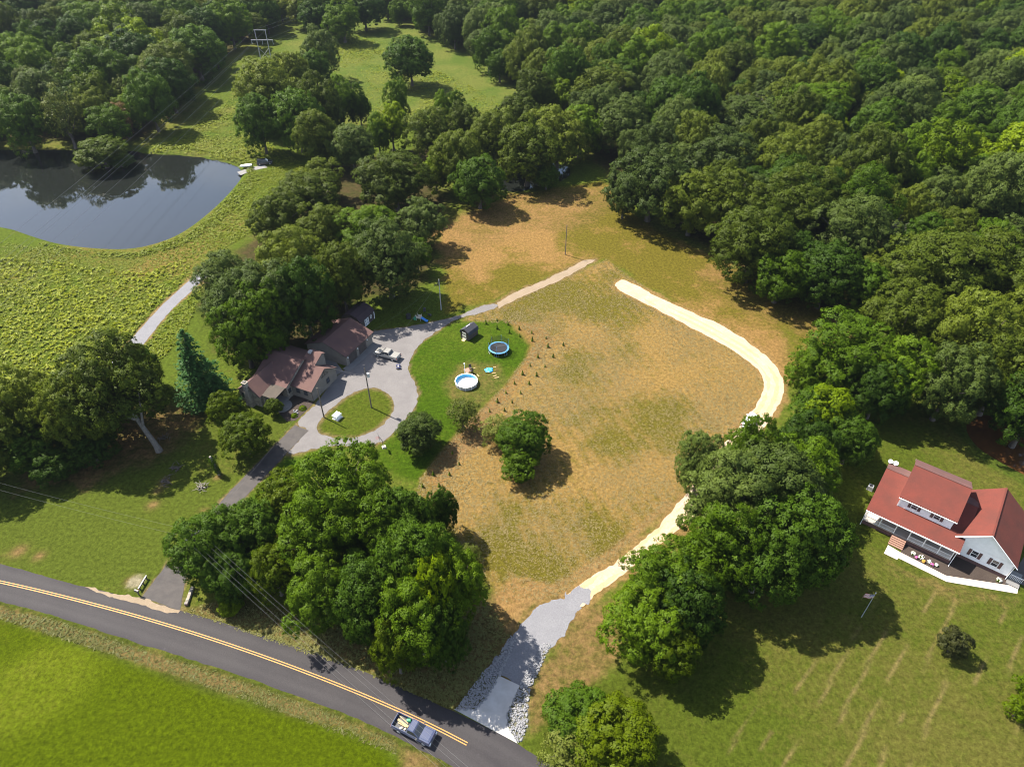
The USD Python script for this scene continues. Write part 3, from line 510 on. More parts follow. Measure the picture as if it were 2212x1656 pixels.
def conifer(seed, R, H, leaf=0.2, layers=26, z0=0.08, drop=0.25, n=560):
    rng = np.random.default_rng(seed); P_, N_ = [], []; limbs = [tube([(0, 0, -0.3), (0, 0, H * 0.5), (0, 0, H * 0.98)], [H * 0.018, H * 0.012, 0.03], 8)]
    for L in range(layers):
        t = L / (layers - 1); z = H * (z0 + (1 - z0) * t ** 0.9); r = R * (1 - t) ** 0.75 * rng.uniform(0.8, 1.08) + 0.25
        for b in range(max(5, int(11 * (1 - t) + 4))):
            a = rng.uniform(0, 6.283); rr = r * rng.uniform(0.72, 1.1); m = max(14, int(n / layers * (rr / R + 0.15) * 1.6))
            s = rng.uniform(0.12, 1, m); w = 0.22 * rr * (1 - 0.45 * s) * rng.normal(0, 0.6, m)
            x = rr * s; p = np.stack([np.cos(a) * x - np.sin(a) * w, np.sin(a) * x + np.cos(a) * w, z - drop * x * s + rng.normal(0, 0.16, m)], 1)
            P_.append(p); nn = np.tile([np.cos(a) * 0.35, np.sin(a) * 0.35, 0.85], (m, 1)) + rng.normal(0, 0.4, (m, 3)); N_.append(nn / np.linalg.norm(nn, axis=1, keepdims=True))
        limbs.append(tube([(0, 0, z), (np.cos(a) * rr * 0.8, np.sin(a) * rr * 0.8, z - drop * rr * 0.6)], [0.05, 0.02], 4))
    p, nn = np.vstack(P_), np.vstack(N_)
    return (*cards(p, nn, leaf, rng, 1.6), np.repeat(nn, 4, 0)), trimesh.util.concatenate(limbs)
def bare_tree(seed, R, H, n=46):
    rng = np.random.default_rng(seed); limbs = [tube([(0, 0, -0.2), (0.1, 0.1, H * 0.4), (-0.1, 0.1, H * 0.9)], [H * 0.02, H * 0.014, 0.03], 7)]
    for _ in range(n):
        z = H * rng.uniform(0.25, 0.85); a = rng.uniform(0, 6.283); l = R * rng.uniform(0.5, 1.0) * (1.15 - 0.6 * z / H); s = np.array([0, 0, z])
        e = s + [np.cos(a) * l, np.sin(a) * l, l * rng.uniform(0.35, 0.9)]; m = (s + e) / 2 + rng.normal(0, 0.15, 3)
        limbs.append(tube([s, m, e], [H * 0.007, H * 0.005, 0.015], 4))
        for _ in range(7):
            q = m + (e - m) * rng.uniform(0, 1); d = unit(rng, 1)[0] * 0.7 + (e - s) / l * 0.6; limbs.append(tube([q, q + d * R * 0.16, q + d * R * 0.32], [0.03, 0.022, 0.012], 3, False))
    return trimesh.util.concatenate(limbs)

LEAF = {'oak': ((0.094, 0.143, 0.025), (0.170, 0.200, 0.040)), 'green': ((0.085, 0.162, 0.021), (0.153, 0.223, 0.035)), 'dark': ((0.054, 0.110, 0.019), (0.101, 0.162, 0.026)),
        'lime': ((0.130, 0.223, 0.017), (0.227, 0.293, 0.023)), 'blue': ((0.088, 0.138, 0.035), (0.147, 0.187, 0.053)), 'maple': ((0.088, 0.150, 0.013), (0.170, 0.206, 0.017)),
        'pine': ((0.038, 0.104, 0.031), (0.071, 0.150, 0.046)), 'rust': ((0.170, 0.115, 0.052), (0.238, 0.177, 0.072)), 'willow': ((0.144, 0.187, 0.043), (0.238, 0.253, 0.072)), 'plum': ((0.068, 0.087, 0.029), (0.127, 0.115, 0.049))}
for k_, (a_, b_) in LEAF.items(): M['leaf_' + k_] = leaf_mat(f'{k_}_leaf_look', a_, b_, sat=1.15)
def shape(kind, s):
    if kind in ('oak', 'blue'): return broadleaf(100 + s, 7.5, 15.0, 72, 1.75, 22, 0.50, 34, 0.118, wob=0.52, spread=0.36)
    if kind == 'green': return broadleaf(200 + s, 7.0, 16.0, 54, 1.8, 22, 0.54, 34, 0.125, wob=0.5, gap=0.16, spread=0.38)
    if kind == 'dark': return broadleaf(300 + s, 6.5, 13.0, 62, 1.7, 20, 0.50, 34, 0.120, z0=0.08, wob=0.52, under=-0.7, spread=0.36)
    if kind == 'lime': return broadleaf(400 + s, 5.0, 12.0, 40, 1.5, 18, 0.46, 30, 0.13, wob=0.5, gap=0.25)
    if kind == 'maple': return broadleaf(500 + s, 4.2, 9.0, 46, 1.15, 18, 0.36, 32, 0.09, z0=0.12, wob=0.32, under=-0.65)
    if kind == 'rust': return broadleaf(600 + s, 3.5, 13.0, 26, 1.2, 12, 0.5, 16, 0.15, wob=0.5, gap=0.3)
    if kind == 'willow': return broadleaf(700 + s, 3.2, 7.5, 30, 1.1, 12, 0.5, 16, 0.10, z0=0.08, wob=0.5, gap=0.25, under=-0.7)
    if kind == 'plum': return broadleaf(800 + s, 2.8, 6.0, 26, 1.0, 12, 0.36, 24, 0.10, z0=0.06, wob=0.3, under=-0.75)
    if kind == 'pine': return conifer(900 + s, 5.0, 18.0)
DIM = {'oak': (7.5, 15), 'blue': (7.5, 15), 'green': (7, 16), 'dark': (6.5, 13), 'lime': (5, 12), 'maple': (4.2, 9), 'rust': (3.5, 13), 'willow': (3.2, 7.5), 'plum': (2.8, 6), 'pine': (5, 18), 'bare': (3, 9)}
NSH = {'oak': 4, 'green': 3, 'dark': 2, 'blue': 2, 'lime': 2}
ADJ = {'oak': 'olive-brown', 'green': 'fresh green', 'dark': 'deep green', 'lime': 'bright yellow-green', 'blue': 'grey-green', 'maple': 'olive-green', 'rust': 'rusty brown', 'willow': 'pale feathery', 'plum': 'dusky green', 'pine': 'blue-green', 'bare': 'leafless grey'}
NAME = {k: 'broadleaf_tree' for k in LEAF}; NAME.update({'rust': 'withered_tree', 'willow': 'bush', 'plum': 'ornamental_shrub', 'pine': 'pine_tree', 'bare': 'dead_tree'})
M['leaf_meadow'] = leaf_mat('meadow_grass_look', (0.15, 0.215, 0.016), (0.27, 0.28, 0.045), 0.15); M['leaf_straw'] = leaf_mat('straw_look', (0.26, 0.215, 0.085), (0.36, 0.28, 0.13), 0.1, sat=1.0); M['leaf_verge'] = leaf_mat('verge_grass_look', (0.14, 0.17, 0.03), (0.28, 0.235, 0.09), 0.1, sat=1.0)
av_ = [(pond, -0.3), (PP(LEFT_PATH), 0.6), (PP(RAMP), 0.6)]
tufts('meadow_grass', [(-300, 490), (100, 535), (290, 545), (420, 500), (540, 375), (650, 355), (700, 380), (600, 470), (480, 540), (440, 620), (400, 720), (330, 800), (200, 850), (120, 830), (-300, 830)], 36000, 0.32, 'tall uneven meadow grass between the pond and the old trees', 'leaf_meadow', 51, av_, flat_=0.6)
tufts('corridor_weeds', [(600, 120), (480, 230), (380, 300), (300, 335), (480, 345), (600, 365), (650, 350), (560, 300), (520, 230), (640, 130)], 9000, 0.42, 'rank weeds in the corridor under the transmission line', 'leaf_meadow', 52, av_)
tufts('clearing_grass', [(700, 60), (820, 90), (960, 160), (1085, 215), (1085, 250), (780, 250), (700, 180)], 6000, 0.4, 'tall grass of the far clearing', 'leaf_meadow', 53)
tufts('meadow_weeds', [(-300, 560), (60, 560), (300, 590), (420, 560), (380, 640), (250, 760), (100, 830), (-300, 830)], 2600, 0.55, 'taller weeds scattered over the pond meadow', 'leaf_meadow', 57, av_, per=6)
tufts('shore_grass', [(60, 520), (200, 546), (290, 548), (400, 512), (470, 455), (520, 395), (540, 385), (525, 360), (470, 333), (400, 322), (340, 322), (400, 316), (540, 350), (560, 390), (480, 475), (400, 530), (285, 560), (190, 556), (0, 505), (-200, 490), (-200, 500), (0, 520)], 9000, 0.5, 'rank grass along the edge of the pond', 'leaf_meadow', 58, [(pond, -0.9)])
tufts('verge_weeds', [(0, 1312), (134, 1345), (300, 1400), (467, 1450), (601, 1497), (737, 1548), (850, 1600), (860, 1630), (600, 1535), (300, 1432), (0, 1335)], 9000, 0.2, 'dry weeds on the verge below the road', 'leaf_verge', 54, per=2, asp=3.5, flat_=0.4)
tufts('bank_weeds', [(391, 1322), (534, 1366), (737, 1434), (975, 1530), (1037, 1462), (1100, 1375), (1050, 1290), (900, 1400), (700, 1350), (480, 1290)], 5000, 0.2, 'rough weeds between the roadside clump and the road', 'leaf_verge', 55, asp=3.0, flat_=0.5)
tufts('dry_grass', FIELD, 34000, 0.15, 'dry straw lying over the mown field', 'leaf_straw', 56, [(PP(LIME_ROAD), 0.4), (PP(TRACK), 0.3), (PP(GRAVEL), 0.3)], 2, 4.0, 0.3)
FIRST = {}
trng = np.random.default_rng(77)
def tree(kind, x, y, r, h, label, group=None, name=None, s=None, rot=None, cat='tree', z=0.0, wide=1.0):
    s = int(trng.integers(NSH.get(kind, 1))) if s is None else s
    R, H = DIM[kind]; sc = (r / R, r / R * wide, h / H); rot = float(trng.uniform(0, 360)) if rot is None else rot
    nm = name or NAME[kind]
    o = thing(nm, label, cat, (x, y, z), rot, group, scale=sc)
    if (kind, s) not in FIRST:
        FIRST[kind, s] = o
        if kind == 'bare': part(o, 'trunk', bare_tree(40 + s, R, H), M['pale_bark'])
        else:
            (v, f, sn), limbs = shape(kind, s)
            part(o, 'trunk', limbs, M['bark'], True); with_normals(part(o, 'crown', trimesh.Trimesh(v, f, process=False), M['leaf_' + kind]), sn)
    else:
        o.GetReferences().AddInternalReference(FIRST[kind, s].GetPath()); o.SetInstanceable(True)
    PLACED.append((x, y, r)); return o
PLACED = []
HF, RF = {}, {}
def at(cx, cy, w, h, kind, label, group=None, zf=0.58, **kw):
    "a tree whose crown is centred at cx, cy and w wide in the survey photograph"
    h *= HF.get(group, 1.0); p = P(cx, cy, zf * h); r = w * depth_of(p) / FOC / 2 * RF.get(group, 1.0)
    return tree(kind, p[0], p[1], r, h, label, group, **kw)
# ------------------------------------------------------------------ trees that can be picked out one by one
# clump between the old drive and the new approach
C1 = 'trees between the old drive and the new approach'
at(450, 1175, 165, 12, 'dark', 'deep green tree beside the road pole, at the mouth of the old asphalt drive', C1)
at(545, 1145, 150, 11, 'dark', 'deep green tree second from the road pole in the roadside clump', C1)
at(500, 1235, 120, 9, 'dark', 'low deep green tree under the power wires beside the old drive mouth', C1)
at(590, 1235, 110, 10, 'maple', 'narrow olive-green tree behind the power wires in the roadside clump', C1)
at(622, 1075, 130, 10, 'maple', 'round olive tree at the right edge of the old asphalt drive', C1)
at(735, 1050, 190, 17, 'green', 'tall fresh green tree reaching up to the gravel loop', C1)
at(690, 1140, 190, 16, 'green', 'broad fresh green tree in the middle of the roadside clump', C1)
at(800, 1130, 170, 16, 'green', 'fresh green tree behind the dark one with the long side branch', C1)
at(690, 1275, 170, 12, 'green', 'fresh green tree at the road edge in the middle of the roadside clump', C1)
at(870, 1130, 150, 15, 'dark', 'dark tree with a branch over the dry field', C1)
at(955, 1100, 70, 10, 'dark', 'outlying dark bough at the edge of the dry field', C1)
at(800, 1290, 180, 15, 'dark', 'dark tree above the road ditch in the roadside clump', C1)
at(905, 1230, 190, 18, 'dark', 'dark leafy tree behind the yellowing tree by the new approach', C1)
at(905, 1325, 190, 17, 'green', 'leafy green tree nearest the new concrete approach', C1)
at(930, 1285, 110, 18, 'lime', 'crown with yellowing leaf tips above the new concrete approach', C1)
at(855, 1395, 110, 12, 'maple', 'low olive-green tree overhanging the road ditch', C1)
at(985, 1265, 120, 15, 'green', 'green tree at the sandy bank of the new approach', C1)
at(955, 1370, 110, 13, 'dark', 'dark low tree beside the broken stone of the new approach', C1)
at(500, 1305, 55, 2.4, 'lime', 'small yellow-green bush on the verge below the roadside clump', None, cat='bush', name='bush')
at(1015, 1195, 55, 3, 'willow', 'thin wispy bush at the lower left corner of the dry field', None, cat='bush')
at(385, 1205, 34, 2.5, 'lime', 'yellowish bush at the left corner of the old drive mouth', None, cat='bush', name='bush')
# trees right of the new approach
C2 = 'trees between the limestone road and the red-roofed house'
at(1660, 1060, 250, 18, 'blue', 'huge grey-green tree overhanging the bend of the limestone road', C2)
at(1580, 1075, 210, 17, 'blue', 'grey-green tree standing over the limestone road left of the huge one', C2, s=1)
at(1515, 1000, 120, 14, 'blue', 'leaning grey-green tree at the left edge over the limestone road', C2)
at(1625, 965, 120, 15, 'green', 'tree whose top hides the white car on the limestone road', C2)
at(1560, 1170, 180, 16, 'green', 'green tree below the huge grey-green one beside the limestone road', C2)
at(1730, 1010, 170, 14, 'green', 'green tree between the huge grey-green one and the red roof', C2)
at(1730, 1160, 220, 17, 'dark', 'large deep green tree shading the lawn by the flagpole', C2)
at(1650, 1205, 190, 14, 'dark', 'deep green tree in the shade above the flagpole lawn', C2)
at(1440, 1250, 180, 13, 'green', 'green tree leaning over the limestone road above the grey gravel', C2)
at(1395, 1350, 170, 11, 'green', 'green tree on the bank right of the grey gravel approach', C2)
at(1480, 1300, 170, 13, 'dark', 'deep green tree at the upper left corner of the house lawn', C2)
at(1455, 1405, 120, 9, 'maple', 'olive-green tree at the left edge of the house lawn', C2)
at(1250, 1545, 150, 6, 'dark', 'bushy dark tree by the road right of the concrete approach', C2)
at(1330, 1590, 190, 8, 'maple', 'bushy olive tree at the bottom edge right of the concrete approach', C2)
at(1230, 1620, 120, 5, 'willow', 'pale scrubby bush at the road edge right of the concrete approach', None, cat='bush')
at(1780, 890, 130, 10, 'dark', 'dark tree under the bright yellow one by the bend of the limestone road', C2)
at(1795, 885, 110, 12, 'lime', 'bright yellow tree by the bend of the limestone road', C2, s=1)
at(1840, 950, 110, 10, 'dark', 'dark tree behind the red-roofed house, below the yellow tree', C2)
at(1745, 955, 130, 12, 'dark', 'dark tree between the yellow one and the huge grey-green one', C2)
# single trees about the dry field and lawns
at(903, 932, 105, 7.5, 'blue', 'dense grey-green tree at the edge of the gravel loop, beside the dry field', None)
at(998, 892, 80, 6.5, 'willow', 'feathery bush between the pool lawn and the dry field', None, cat='bush')
at(1135, 940, 115, 9.0, 'dark', 'lone dark tree standing in the dry field', None, s=0)
at(1122, 1003, 85, 5.5, 'green', 'bright green tree touching the lone dark tree in the dry field', None)
at(1075, 930, 80, 5.5, 'willow', 'sparse wispy bush touching the lone dark tree in the dry field', None, cat='bush')
at(2064, 1384, 66, 4.6, 'plum', 'round dark shrub alone on the striped lawn below the red-roofed house', None, cat='shrub', name='ornamental_shrub')
at(2205, 1530, 55, 3.5, 'lime', 'yellow-green shrub at the right edge of the striped lawn', None, cat='shrub', name='ornamental_shrub')
at(2230, 1480, 60, 4, 'lime', 'yellow-green shrub at the far right edge of the striped lawn, above the other', None, cat='shrub', name='ornamental_shrub')
# left: old oaks, pine and the maple by the drive
C3 = 'old trees on the lawn left of the brown-roofed house'
(v, f, sn), _ = shape('oak', 7); B_ = P(342, 972); k_ = 1.3
o = thing('broadleaf_tree', 'old spreading tree with its pale leaning trunk showing, left of the pine', 'tree', B_, 0, C3); off_ = np.array([-6.5, 4.2, 0.3])
keep = (((v * k_)[:, 0] < 2.6) | ((v * k_)[:, 1] > -2.5) | ((v * k_)[:, 2] > 9.5)).reshape(-1, 4).all(1); kv = np.repeat(keep, 4); q_ = np.flatnonzero(keep); q4 = np.arange(len(q_))[:, None] * 4
with_normals(part(o, 'crown', trimesh.Trimesh(v[kv] * k_ + off_, np.vstack([q4 + [0, 1, 2], q4 + [0, 2, 3]]), process=False), M['leaf_oak']), sn[kv])
part(o, 'trunk', [tube([(0.3, -0.2, -.3), (0, 0, 1.2), (-1.6, 1.1, 4.6), (-3.6, 2.6, 8.0), (-5.2, 3.6, 12.0)], [.72, .52, .42, .32, .14], 10)], M['grey_bark'], True)
for q in ([(-1.6, 1.1, 4.6), (-1.4, 2.0, 7.5), (-1.2, 3.6, 11.5)], [(-2.4, 1.7, 6.0), (-5.5, 1.2, 8.0), (-9.5, 1.0, 8.6)], [(-3.0, 2.2, 7.0), (-3.4, 0.2, 9.5), (-4.0, -2.2, 11.5)]): part(o, 'limb', tube(q, [.27, .2, .08], 7), M['grey_bark'], True)
PLACED.append((B_[0] - 6.5, B_[1] + 4.2, 8.5))
at(150, 890, 150, 17, 'oak', 'olive tree leaning left beside the old spreading tree', C3)
at(45, 880, 150, 17, 'oak', 'large olive tree at the left edge of the photo', C3, s=1)
at(60, 960, 130, 9, 'dark', 'dark tree under the large olive one at the left edge', C3)
at(190, 960, 110, 7, 'dark', 'dark undergrowth tree below the old spreading tree', C3)
at(110, 1000, 100, 6, 'dark', 'low dark tree at the left edge above the power wires', C3)
at(300, 790, 90, 11, 'dark', 'dark tree behind the old spreading tree, beside the meadow path', C3)
at(-60, 960, 170, 14, 'oak', 'olive tree just beyond the left edge of the photo', C3)
at(424, 800, 130, 17, 'pine', 'tall blue-green pine left of the brown-roofed house', None, zf=0.45)
at(470, 850, 90, 9, 'pine', 'smaller blue-green pine at the foot of the tall one', None, zf=0.45)
at(484, 885, 78, 8.0, 'maple', 'left crown of the two olive-green trees by the asphalt drive', 'pair of round trees by the asphalt drive')
at(528, 938, 112, 8.0, 'maple', 'right and larger crown of the two olive-green trees by the asphalt drive', 'pair of round trees by the asphalt drive')
at(592, 878, 40, 3.4, 'maple', 'small green tree in front of the brown-roofed house porch', None)
# behind the brown-roofed house
C4 = 'big trees behind the brown-roofed house'; RF[C4] = 0.9
at(550, 655, 230, 20, 'blue', 'big grey-green tree behind the brown-roofed house, nearest the meadow path', C4, s=0)
tree('green', -50.8, 114.8, 6.0, 19, 'fresh green tree close behind the main roof of the brown-roofed house', C4, s=1)
at(490, 600, 150, 14, 'blue', 'grey-green tree whose edge hides the meadow path', C4, s=1)
at(625, 560, 180, 18, 'oak', 'olive tree in the middle of the grove behind the brown-roofed house', C4)
at(655, 640, 150, 20, 'dark', 'dark tree just behind the garage', C4)
at(520, 715, 140, 16, 'green', 'lower green tree close behind the brown-roofed house', C4)
at(600, 465, 140, 14, 'oak', 'olive tree at the meadow side of the grove', C4, s=1)
at(660, 420, 160, 14, 'oak', 'olive tree beside the pond ramp, at the far end of the grove', C4, s=2)
at(690, 385, 110, 12, 'oak', 'brownish olive tree behind the one beside the pond ramp', C4, s=3)
at(700, 490, 130, 14, 'oak', 'dull olive tree between the grove and the tallest one', C4)
at(758, 312, 125, 15, 'blue', 'grey-green round tree standing apart near the pond ramp', C4, s=0)
at(850, 385, 200, 17, 'oak', 'tallest olive tree of the grove, left of the lime-green one', C4, s=0)
at(905, 480, 130, 13, 'blue', 'grey-green tree at the field side of the grove', C4, s=1)
at(835, 555, 190, 19, 'blue', 'big grey-green tree casting shade on the end of the gravel loop', C4, s=0)
at(790, 490, 150, 14, 'green', 'green tree behind the big one shading the gravel loop', C4)
at(735, 590, 140, 18, 'oak', 'olive tree between garage and field in the grove', C4)
at(940, 370, 62, 12, 'lime', 'bright lime-green tree beside the tallest olive one', None, s=0)
# row in front of the woodland pond
C5 = 'row of trees in front of the hidden woodland pond'; HF[C5] = 1.25
for i_, (cx, cy, w, h, k, lb) in enumerate([(845, 268, 70, 13, 'lime', 'left lime-green tree column of the row'), (815, 285, 60, 11, 'green', 'small green tree at the left end of the row'), (858, 212, 52, 13, 'green', 'slim green tree standing up from the clearing'),
        (935, 285, 120, 14, 'oak', 'round greyish olive tree left in the row'), (985, 340, 120, 15, 'oak', 'olive tree left of the water glimpse'), (1000, 270, 90, 13, 'oak', 'olive tree behind the left part of the row'), (1035, 390, 110, 12, 'dark', 'dark tree at the field edge left of the water glimpse'),
        (1140, 320, 140, 16, 'oak', 'olive tree with a dead branch above the water glimpse'), (1065, 290, 110, 14, 'oak', 'brownish olive tree in the middle of the row'), (1120, 255, 110, 14, 'oak', 'olive tree behind the middle of the row'), (1205, 290, 130, 15, 'oak', 'round olive tree right of the dead branch'),
        (1255, 275, 100, 14, 'green', 'green tree near the right end of the row'), (1345, 265, 130, 15, 'blue', 'grey-green tree at the right end of the row'), (955, 230, 45, 10, 'green', 'slim green tree by the clearing edge'), (985, 225, 40, 10, 'green', 'second slim green tree by the clearing edge'),
        (1155, 195, 90, 14, 'oak', 'round brownish tree at the edge of the clearing'), (1215, 210, 65, 11, 'lime', 'lime-green tree behind the row'), (1300, 190, 130, 15, 'oak', 'brown-topped tree behind the right end of the row'), (1180, 380, 60, 6, 'dark', 'low dark tree at the water glimpse'), (900, 545, 60, 8, 'green', 'green tree at the edge of the dry ground')]):
    at(cx, cy, w, h, k, lb, C5)
# clump between the power line and the clearing
C6 = 'clump between the power line corridor and the clearing'; HF[C6] = 1.4
for cx, cy, w, h, k, lb in [(575, 195, 150, 17, 'oak', 'big dark olive tree at the left of the clump by the tower'), (560, 260, 100, 14, 'dark', 'dark tree at the corridor side of the clump'), (640, 255, 120, 15, 'dark', 'dark tree at the foot of the clump above the parked black car'), (690, 225, 110, 16, 'oak', 'brown-olive tree in the middle of the clump'), (680, 290, 110, 13, 'oak', 'olive tree low in the clump near the pond ramp'),
        (735, 215, 85, 13, 'green', 'green tree at the clearing side of the clump'), (775, 225, 55, 11, 'green', 'small green tree at the right end of the clump'), (630, 160, 90, 14, 'oak', 'olive tree at the far end of the clump'), (690, 110, 85, 15, 'blue', 'grey round tree standing apart right of the tower'), (680, 145, 70, 11, 'dark', 'dark tree at the foot of the grey round one by the tower'), (885, 126, 112, 14, 'dark', 'lone round green tree in the far clearing')]:
    at(cx, cy, w, h, k, lb, C6)
for cx, cy, w, k, lb in ((690, 28, 90, 'dark', 'dark tree at the far end of the clearing, left'), (738, 38, 85, 'green', 'green tree closing the far end of the clearing'), (785, 15, 90, 'dark', 'dark tree at the far end of the clearing, right'), (655, 10, 90, 'oak', 'olive tree behind the transmission tower'), (720, -15, 90, 'dark', 'dark tree deepest at the far end of the clearing')): at(cx, cy, w, 20, k, lb, 'trees closing the far end of the clearing')
# right of the field: wood edge
C7 = 'edge of the wood right of the dry field'; HF[C7] = 1.15
for cx, cy, w, h, k, lb in [(1410, 390, 190, 18, 'blue', 'huge grey-green tree at the upper right corner of the field'), (1350, 420, 80, 11, 'blue', 'outer bough of grey-green leaves at the upper right corner of the field'), (1500, 430, 150, 16, 'oak', 'olive tree right of the huge grey-green one'), (1560, 340, 160, 16, 'blue', 'grey-green tree behind the wood edge'), (1630, 520, 190, 17, 'oak', 'olive tree leaning over the end of the limestone road'), (1590, 440, 150, 16, 'oak', 'olive tree second from the huge grey-green one'),
        (1720, 440, 190, 18, 'oak', 'tall olive tree standing above the wood edge'), (1690, 590, 130, 12, 'green', 'green tree in the shade of the wood edge'), (1790, 590, 150, 14, 'dark', 'dark green tree where the wood edge turns down'), (1850, 500, 180, 17, 'blue', 'grey-green tree in the wood above the brown earth'), (1870, 620, 110, 12, 'dark', 'dark ivy-covered tree in the wood edge'), (2030, 590, 260, 19, 'oak', 'very broad olive tree at the right edge of the photo'), (2150, 600, 220, 18, 'oak', 'broad olive tree cut off by the right edge of the photo'),
        (1960, 690, 190, 16, 'oak', 'olive tree above the dark green ones beside the house wood'), (2100, 720, 200, 18, 'oak', 'olive tree overhanging the brown creek'), (2060, 820, 170, 15, 'blue', 'grey-green tree with its foot in the brown creek'), (2170, 800, 180, 16, 'oak', 'olive tree behind the creek at the right edge'), (1830, 755, 190, 14, 'green', 'broad green tree nearest the bend of the limestone road'), (1950, 800, 140, 14, 'green', 'green tree between the bend and the brown creek'), (1900, 840, 120, 11, 'dark', 'dark tree left of the brown creek'), (1745, 800, 90, 9, 'green', 'green bush tree right at the bend of the limestone road'),
        (1765, 235, 150, 17, 'green', 'bright green tree rising from the wood right of the row'), (1620, 255, 170, 15, 'blue', 'pale grey-green tree in the wood'), (2260, 700, 200, 17, 'oak', 'olive tree just beyond the right edge'), (2240, 880, 160, 14, 'dark', 'dark tree beyond the creek at the right edge')]:
    at(cx, cy, w, h, k, lb, C7)
for cx, cy, h, lb in [(1935, 500, 11, 'bare dead tree among the olive trees at the wood edge'), (1600, 230, 14, 'bare grey dead tree top deep in the wood'), (1640, 225, 13, 'second bare grey dead tree top deep in the wood')]:
    p = P(cx, cy, 0.7 * h); tree('bare', p[0], p[1], 3.6, h, lb, cat='dead tree', s=0)
# pond shore
at(222, 336, 105, 9.0, 'maple', 'bushy tree growing on the islet in the pond', None, zf=0.42)
at(258, 345, 55, 4, 'dark', 'dark bush at the right foot of the islet tree in the pond', None, cat='bush', name='bush')
at(190, 345, 55, 4, 'maple', 'olive bush at the left foot of the islet tree in the pond', None, cat='bush', name='bush')
at(262, 252, 48, 13, 'rust', 'withered rust-brown tree on the far pond shore', None)
C8 = 'trees on the far pond shore'; HF[C8] = 1.35
for cx, cy, w, h, k, lb in [(135, 262, 90, 14, 'willow', 'pale olive tree on the pond shore left of the withered one'), (45, 270, 110, 14, 'dark', 'dark tree on the pond shore at the left edge'), (320, 225, 100, 15, 'dark', 'dark tree on the pond shore right of the withered one'), (85, 215, 110, 15, 'blue', 'blue-green tree behind the pond shore at the left'), (205, 220, 90, 14, 'maple', 'yellow-green topped tree behind the pond shore'), (360, 160, 130, 16, 'oak', 'tall olive tree near the power line corridor'), (290, 135, 120, 16, 'dark', 'tall dark tree in the wood behind the withered one'), (420, 120, 120, 16, 'dark', 'dark tree at the corridor edge')]:
    at(cx, cy - 12, w, h, k, lb, C8)

# ------------------------------------------------------------------ the woods filled up
frng = np.random.default_rng(11)
ZONES = [([(-160, -60), (655, -60), (645, 0), (585, 40), (500, 82), (445, 130), (388, 182), (345, 220), (310, 250), (270, 280), (180, 285), (0, 285), (-160, 285)], 'wood behind the pond, left of the power line'),
         ([(805, -60), (1500, -60), (1500, 370), (1330, 300), (1165, 190), (1095, 150), (985, 75), (885, 35), (815, 0)], 'wood behind the clearing'),
         ([(1500, -60), (2420, -60), (2420, 860), (2130, 850), (2060, 790), (1960, 700), (1880, 620), (1740, 600), (1640, 520), (1560, 470), (1500, 370)], 'wood right of the dry field'),
         ([(520, 520), (640, 400), (760, 400), (900, 440), (850, 600), (700, 640), (560, 720), (500, 690)], 'grove behind the brown-roofed house'),
         ([(-150, 830), (60, 830), (250, 800), (330, 840), (200, 950), (-150, 1000)], 'trees on the lawn left of the brown-roofed house')]
cand = []
GAPS = [(P(x, y)[:2], r) for x, y, r in ((2045, 8, 40), (2185, 4, 40), (25, 2, 30), (725, 8, 26), (1990, 140, 12))]
for zi, (poly, zone) in enumerate(ZONES):
    g = PP(poly, 8.0); pg = Polygon(g).buffer(0); x0, y0, x1, y1 = pg.bounds; n = int(pg.area / 5)
    pts = np.c_[frng.uniform(x0, x1, n), frng.uniform(y0, y1, n)]; pts = pts[shapely.contains_xy(pg, pts[:, 0], pts[:, 1])]
    cand += [(x, y, zi) for x, y in pts]
frng.shuffle(cand)
acc = [(x, y, r) for x, y, r in PLACED]; ACC = np.array(acc); fill = []
for x, y, zi in cand:
    zi = int(zi)
    if zi == 3: continue
    px, py = project((x, y, 8))
    r = frng.uniform(5.0, 10.0) if zi in (0, 1, 2) else frng.uniform(3.5, 5.5)
    if not (-90 < px < 2300) or py < -75: continue
    if any(np.hypot(x - c[0], y - c[1]) < q for c, q in GAPS): continue
    d = np.hypot(ACC[:, 0] - x, ACC[:, 1] - y)
    if (d < 0.66 * (ACC[:, 2] + r)).any(): continue
    ACC = np.vstack([ACC, [x, y, r]]); fill.append((x, y, r, zi))
fill.sort(key=lambda t: -t[2] / depth_of((t[0], t[1], 8)))
KINDS = [('green', .30), ('dark', .22), ('oak', .20), ('maple', .08), ('blue', .14), ('lime', .06)], [('dark', .20), ('blue', .30), ('green', .24), ('oak', .22), ('lime', .04)], [('oak', .42), ('blue', .20), ('dark', .14), ('green', .20), ('lime', .04)], [('oak', .5), ('blue', .3), ('green', .2)], [('oak', .5), ('dark', .5)]
far_xf = []; rows_ = []
ZSHORT = ['wood behind the pond', 'wood behind the clearing', 'wood right of field', 'grove behind brown house', 'left lawn']
for i_, (x, y, r, zi) in enumerate(fill):
    kn, kp = zip(*KINDS[zi]); q = meshkit.noise(np.array([[x * 0.035, y * 0.035, zi * 9.1]]))[0] * 0.65 + frng.uniform() * 0.35
    k = kn[min(len(kn) - 1, int(np.searchsorted(np.cumsum(kp), np.clip((q - 0.2) / 0.6, 0, 0.999))))]
    h = float(np.clip(r * 2.4 * frng.uniform(0.85, 1.2), 11, 23))
    where = 'front' if y < 190 else 'near' if y < 235 else 'middle' if y < 300 else 'back' if y < 380 else 'far'
    if i_ < 215: rows_.append((zi, where, k, project((x, y, 8))[0], x, y, r, h))
    else: far_xf.append((k, x, y, r, h, frng.uniform(0, 360)))
